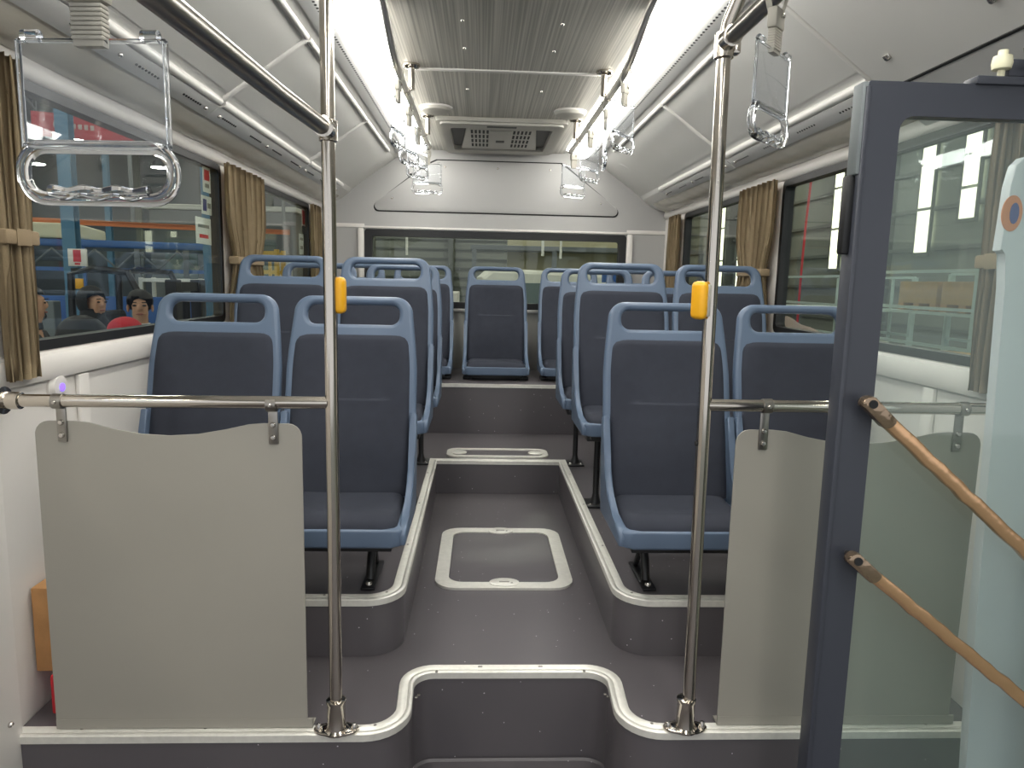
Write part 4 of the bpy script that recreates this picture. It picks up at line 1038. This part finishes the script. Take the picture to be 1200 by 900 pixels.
part('white_band', 'white_paint', lambda bm: lathe(bm, [(.242, 1.72), (.246, 1.73), (.246, 1.80), (.242, 1.81)], (0, 0, 0), 'z', 24))
for x, y, h in ((-1.85, 17, 1.5), (1.75, 17, 2.1), (1.2, 15.5, 1.2)):
    bm = nb(); tube(bm, [(x, y, 1.6), (x, y, 1.6+h*.5), (x, y, 7)], .03, 8); o = obj('drop_pipe', bm, 'white_paint'); tag(o, 'thin white pipe dropping from the roof, %s behind the rear window' % ('left' if x < 0 else ('far right' if y > 16 else 'middle right')), 'pipe')
e = empty('mezzanine', (1.8, 19.5, GZ)); tag(e, 'steel mezzanine with cream wall far behind the rear window', 'mezzanine')
part('wall', 'hall_cream', lambda bm: box2(bm, -1.2, 2.2, .5, .6, 0, 4.2, .01)); part('deck', 'truss', lambda bm: box2(bm, -2.2, 4, -.6, .6, 2.6, 2.72, .01))
for x in (-2.1, 0, 2, 3.9): part('post', 'truss', lambda bm: box2(bm, x-.06, x+.06, -.6, -.48, 0, 2.6))
for z in (3.1, 3.6): part('handrail', 'truss', lambda bm: tube(bm, [(-2.2, -.55, z), (4, -.55, z)], .025, 8))

# ================================================================== PEOPLE
def skin_mesh(name, nodes, edges, mt, parent, root, sub=2):
    me = bpy.data.meshes.new(name); me.from_pydata([n[0] for n in nodes], edges, []); me.update()
    o = bpy.data.objects.new(name, me); C.objects.link(o)
    if parent: o.parent = parent
    md = o.modifiers.new('skin', 'SKIN'); md.use_smooth_shade = True
    for i, n in enumerate(nodes):
        sv = me.skin_vertices[0].data[i]; r = n[1]
        sv.radius = r if isinstance(r, tuple) else (r, r); sv.use_root = (i == root)
    s_ = o.modifiers.new('sub', 'SUBSURF'); s_.levels = sub-1; s_.render_levels = sub
    dg = bpy.context.evaluated_depsgraph_get(); m2 = bpy.data.meshes.new_from_object(o.evaluated_get(dg))
    bpy.data.objects.remove(o); m2.materials.clear(); m2.materials.append(MATS[mt])
    for p in m2.polygons: p.use_smooth = True
    q = bpy.data.objects.new(name, m2); C.objects.link(q)
    if parent: q.parent = parent
    return q
def person(loc, face, H, lab, top, bottom, hair='hair', arm=None, cap=None, sleeve_to=.55, hood=False, hoodm='cloth_black'):
    """local -y is forward; arm: dict side -> (elbow, wrist) in units of height"""
    e = empty('person', loc, face); tag(e, lab, 'person', 'people outside the left window')
    arm = arm or {}
    def V3(x, y, z): return (x*H, y*H, z*H)
    N = []; E = []
    def add(p, r, prev=None):
        N.append((V3(*p), tuple(v*H for v in r) if isinstance(r, tuple) else r*H))
        if prev is not None: E.append((prev, len(N)-1))
        return len(N)-1
    pel = add((0, 0, .52), (.075, .055)); sp = add((0, 0, .62), (.068, .048), pel); ch = add((0, .004, .73), (.082, .055), sp)
    nb_ = add((0, .006, .815), (.04, .038), ch); nk = add((0, 0, .85), .03, nb_)
    jaw = add((0, -.012, .885), (.036, .042), nk); mid = add((0, -.006, .93), (.045, .054), jaw); crown = add((0, 0, .968), (.036, .044), mid)
    nose = add((0, -.064, .917), .008, mid)
    joints = {}
    for s in (-1, 1):
        sh = add((s*.105, .006, .80), .034, ch)
        el_, wr_ = arm.get(s, ((s*.135, .015, .63), (s*.14, -.02, .485)))
        el = add(el_, .025, sh); wr_i = add(wr_, .017, el)
        d = (Vector(wr_)-Vector(el_)).normalized(); sd = Vector((0, 1, 0)).cross(d); sd = sd.normalized() if sd.length > .01 else Vector((1, 0, 0))
        sd = Vector((0, 1, 0)) if abs(d.z) > .7 else Vector((0, 0, 1))
        pm = Vector(wr_)+d*.028; pi_ = add(tuple(pm), (.022, .012), wr_i)
        for k, (o_, ln) in enumerate(((-.016, .035), (-.005, .042), (.006, .040), (.016, .031))):
            a = pm+d*.018+sd*o_; a_i = add(tuple(a), .0058, pi_); b_i = add(tuple(a+d*ln*.6+Vector((-s*.006, 0, 0))), .0052, a_i); add(tuple(a+d*ln+Vector((-s*.014, 0, 0))), .0045, b_i)
        t0 = add(tuple(Vector(wr_)+d*.012-sd*.018), .0065, wr_i); add(tuple(Vector(wr_)+d*.036-sd*.030), .0055, t0)
        hp = add((s*.048, 0, .49), .05, pel); kn = add((s*.055, -.008, .28), .033, hp); an = add((s*.058, .008, .045), .022, kn); add((s*.062, -.075, .018), .017, an)
        joints[s] = (sh, el, wr_i, hp, kn, an)
    skin_mesh('body', N, E, 'skin', e, pel)
    # shirt
    def sub(idx, grow):
        mp = {}; nn = []; ee = []
        for i in idx:
            p, r = N[i]; r = tuple(v+grow*H for v in r) if isinstance(r, tuple) else r+grow*H
            mp[i] = len(nn); nn.append((p, r))
        for a, b in E:
            if a in mp and b in mp: ee.append((mp[a], mp[b]))
        return nn, ee, mp
    idx = [pel, sp, ch, nb_]+[joints[s][k] for s in (-1, 1) for k in (0, 1)]
    nn, ee, mp = sub(idx, .010)
    for s in (-1, 1):      # sleeve end
        a = Vector(N[joints[s][1]][0]); b = Vector(N[joints[s][2]][0]); nn.append((tuple(a+(b-a)*sleeve_to), .03*H)); ee.append((mp[joints[s][1]], len(nn)-1))
    skin_mesh('shirt', nn, ee, top, e, mp[pel])
    idx = [pel]+[joints[s][k] for s in (-1, 1) for k in (3, 4, 5)]
    nn, ee, mp = sub(idx, .011); skin_mesh('trousers', nn, ee, bottom, e, mp[pel])
    for s in (-1, 1):
        bm = nb(); sphere(bm, V3(s*.062, -.04, .02), .032*H, (1, 2.1, .62), 12, 8); obj('shoe', bm, 'rubber_black', e)
        bm = nb(); sphere(bm, V3(s*.05, .004, .918), .012*H, (.5, 1, 1.5), 8, 6); obj('ear', bm, 'skin', e)
        bm = nb(); sphere(bm, V3(s*.02, -.055, .932), .006*H, (1.5, .6, .7), 8, 6); obj('eye', bm, 'hair', e)
        bm = nb(); box(bm, V3(s*.021, -.057, .946), V3(.022, .006, .004), .001*H); obj('eyebrow', bm, 'hair', e)
    bm = nb(); sphere(bm, V3(0, -.053, .893), .008*H, (2, .6, .5), 8, 6); obj('mouth', bm, 'lip', e)
    bm = nb()      # collar
    lathe(bm, [(.034*H, .822*H), (.043*H, .825*H), (.040*H, .85*H), (.036*H, .85*H)], (0, .002*H, 0), 'z', 16); obj('collar', bm, top, e)
    if cap:
        bm = nb(); sphere(bm, V3(0, 0, .955), .054*H, (1, 1.15, .85), 18, 12)
        for v in list(bm.verts):
            if v.co.z < .945*H: v.co.z = .945*H
        obj('cap', bm, cap, e)
        bm = nb(); prism(bm, [(x*.05*H, -.05*H+y*.05*H) for x, y in arc(0, 0, 1, 180, 360, 12)], .945*H, .951*H, bev=.001); obj('cap_peak', bm, cap, e)
        bm = nb(); sphere(bm, V3(0, .02, .925), .05*H, (1, 1, .7), 14, 10); obj('hair', bm, hair, e)
    elif hood:
        bm = nb(); sphere(bm, V3(0, .012, .935), .062*H, (1, 1.1, 1.2), 18, 12)
        bmesh.ops.delete(bm, geom=[v for v in bm.verts if v.co.y < -.035*H and v.co.z < .97*H], context='VERTS'); obj('head_scarf', bm, hoodm, e)
        bm = nb(); lathe(bm, [(.05*H, .90*H), (.055*H, .86*H), (.10*H, .79*H), (.11*H, .75*H)], (0, .008*H, 0), 'z', 18); obj('scarf_drape', bm, hoodm, e)
    else:
        bm = nb(); sphere(bm, V3(0, .010, .950), .056*H, (1, 1.12, .98), 20, 14)
        for v in bm.verts:
            n = math.sin(v.co.x*310)*math.cos(v.co.y*270+v.co.z*190); v.co += Vector((v.co.x, v.co.y, v.co.z-.95*H)).normalized()*.0025*n*H
        bmesh.ops.delete(bm, geom=[v for v in bm.verts if (v.co.y < -.02*H and v.co.z < .962*H) or v.co.z < .905*H], context='VERTS'); obj('hair', bm, hair, e)
    return e
person((-2.70, 5.6, GZ), math.radians(22), 1.67, 'man in a white shirt with short dark hair in front of the forklift', 'cloth_white', 'cloth_navy')
person((-2.09, 4.10, GZ), math.radians(160), 1.555, 'person in a red cap seen close below the left window', 'cloth_red', 'cloth_black', cap='cloth_red')
person((-1.78, 3.12, GZ), math.radians(150), 1.61, 'person with black hair in the foreground below the left window', 'cloth_black', 'cloth_black')
person((-3.18, 5.05, GZ), math.radians(110), 1.70, 'person in black clothes holding a red cloth at the curtain', 'cloth_black', 'cloth_black', arm={-1: ((-.13, -.05, .65), (-.10, -.19, .63)), 1: ((.13, -.05, .65), (.06, -.19, .62))}, sleeve_to=.1)
person((-3.18, 5.85, GZ), math.radians(70), 1.68, 'person wearing a black headscarf beside the control box', 'cloth_black', 'cloth_black', hood=True)
bm = nb(); grid_surface(bm, lambda u, v: Vector(((u-.5)*(.10+.16*v), .03*math.sin(u*14)*(.3+v), -.55*v)), 16, 12); bmesh.ops.solidify(bm, geom=bm.faces[:], thickness=.006)
o = obj('red_cloth', bm, 'cloth_red'); o.location = (-2.86, 5.08, GZ+1.09); o.rotation_euler = (0, 0, .3); tag(o, 'long red cloth hanging from the hand of the person in black', 'cloth')
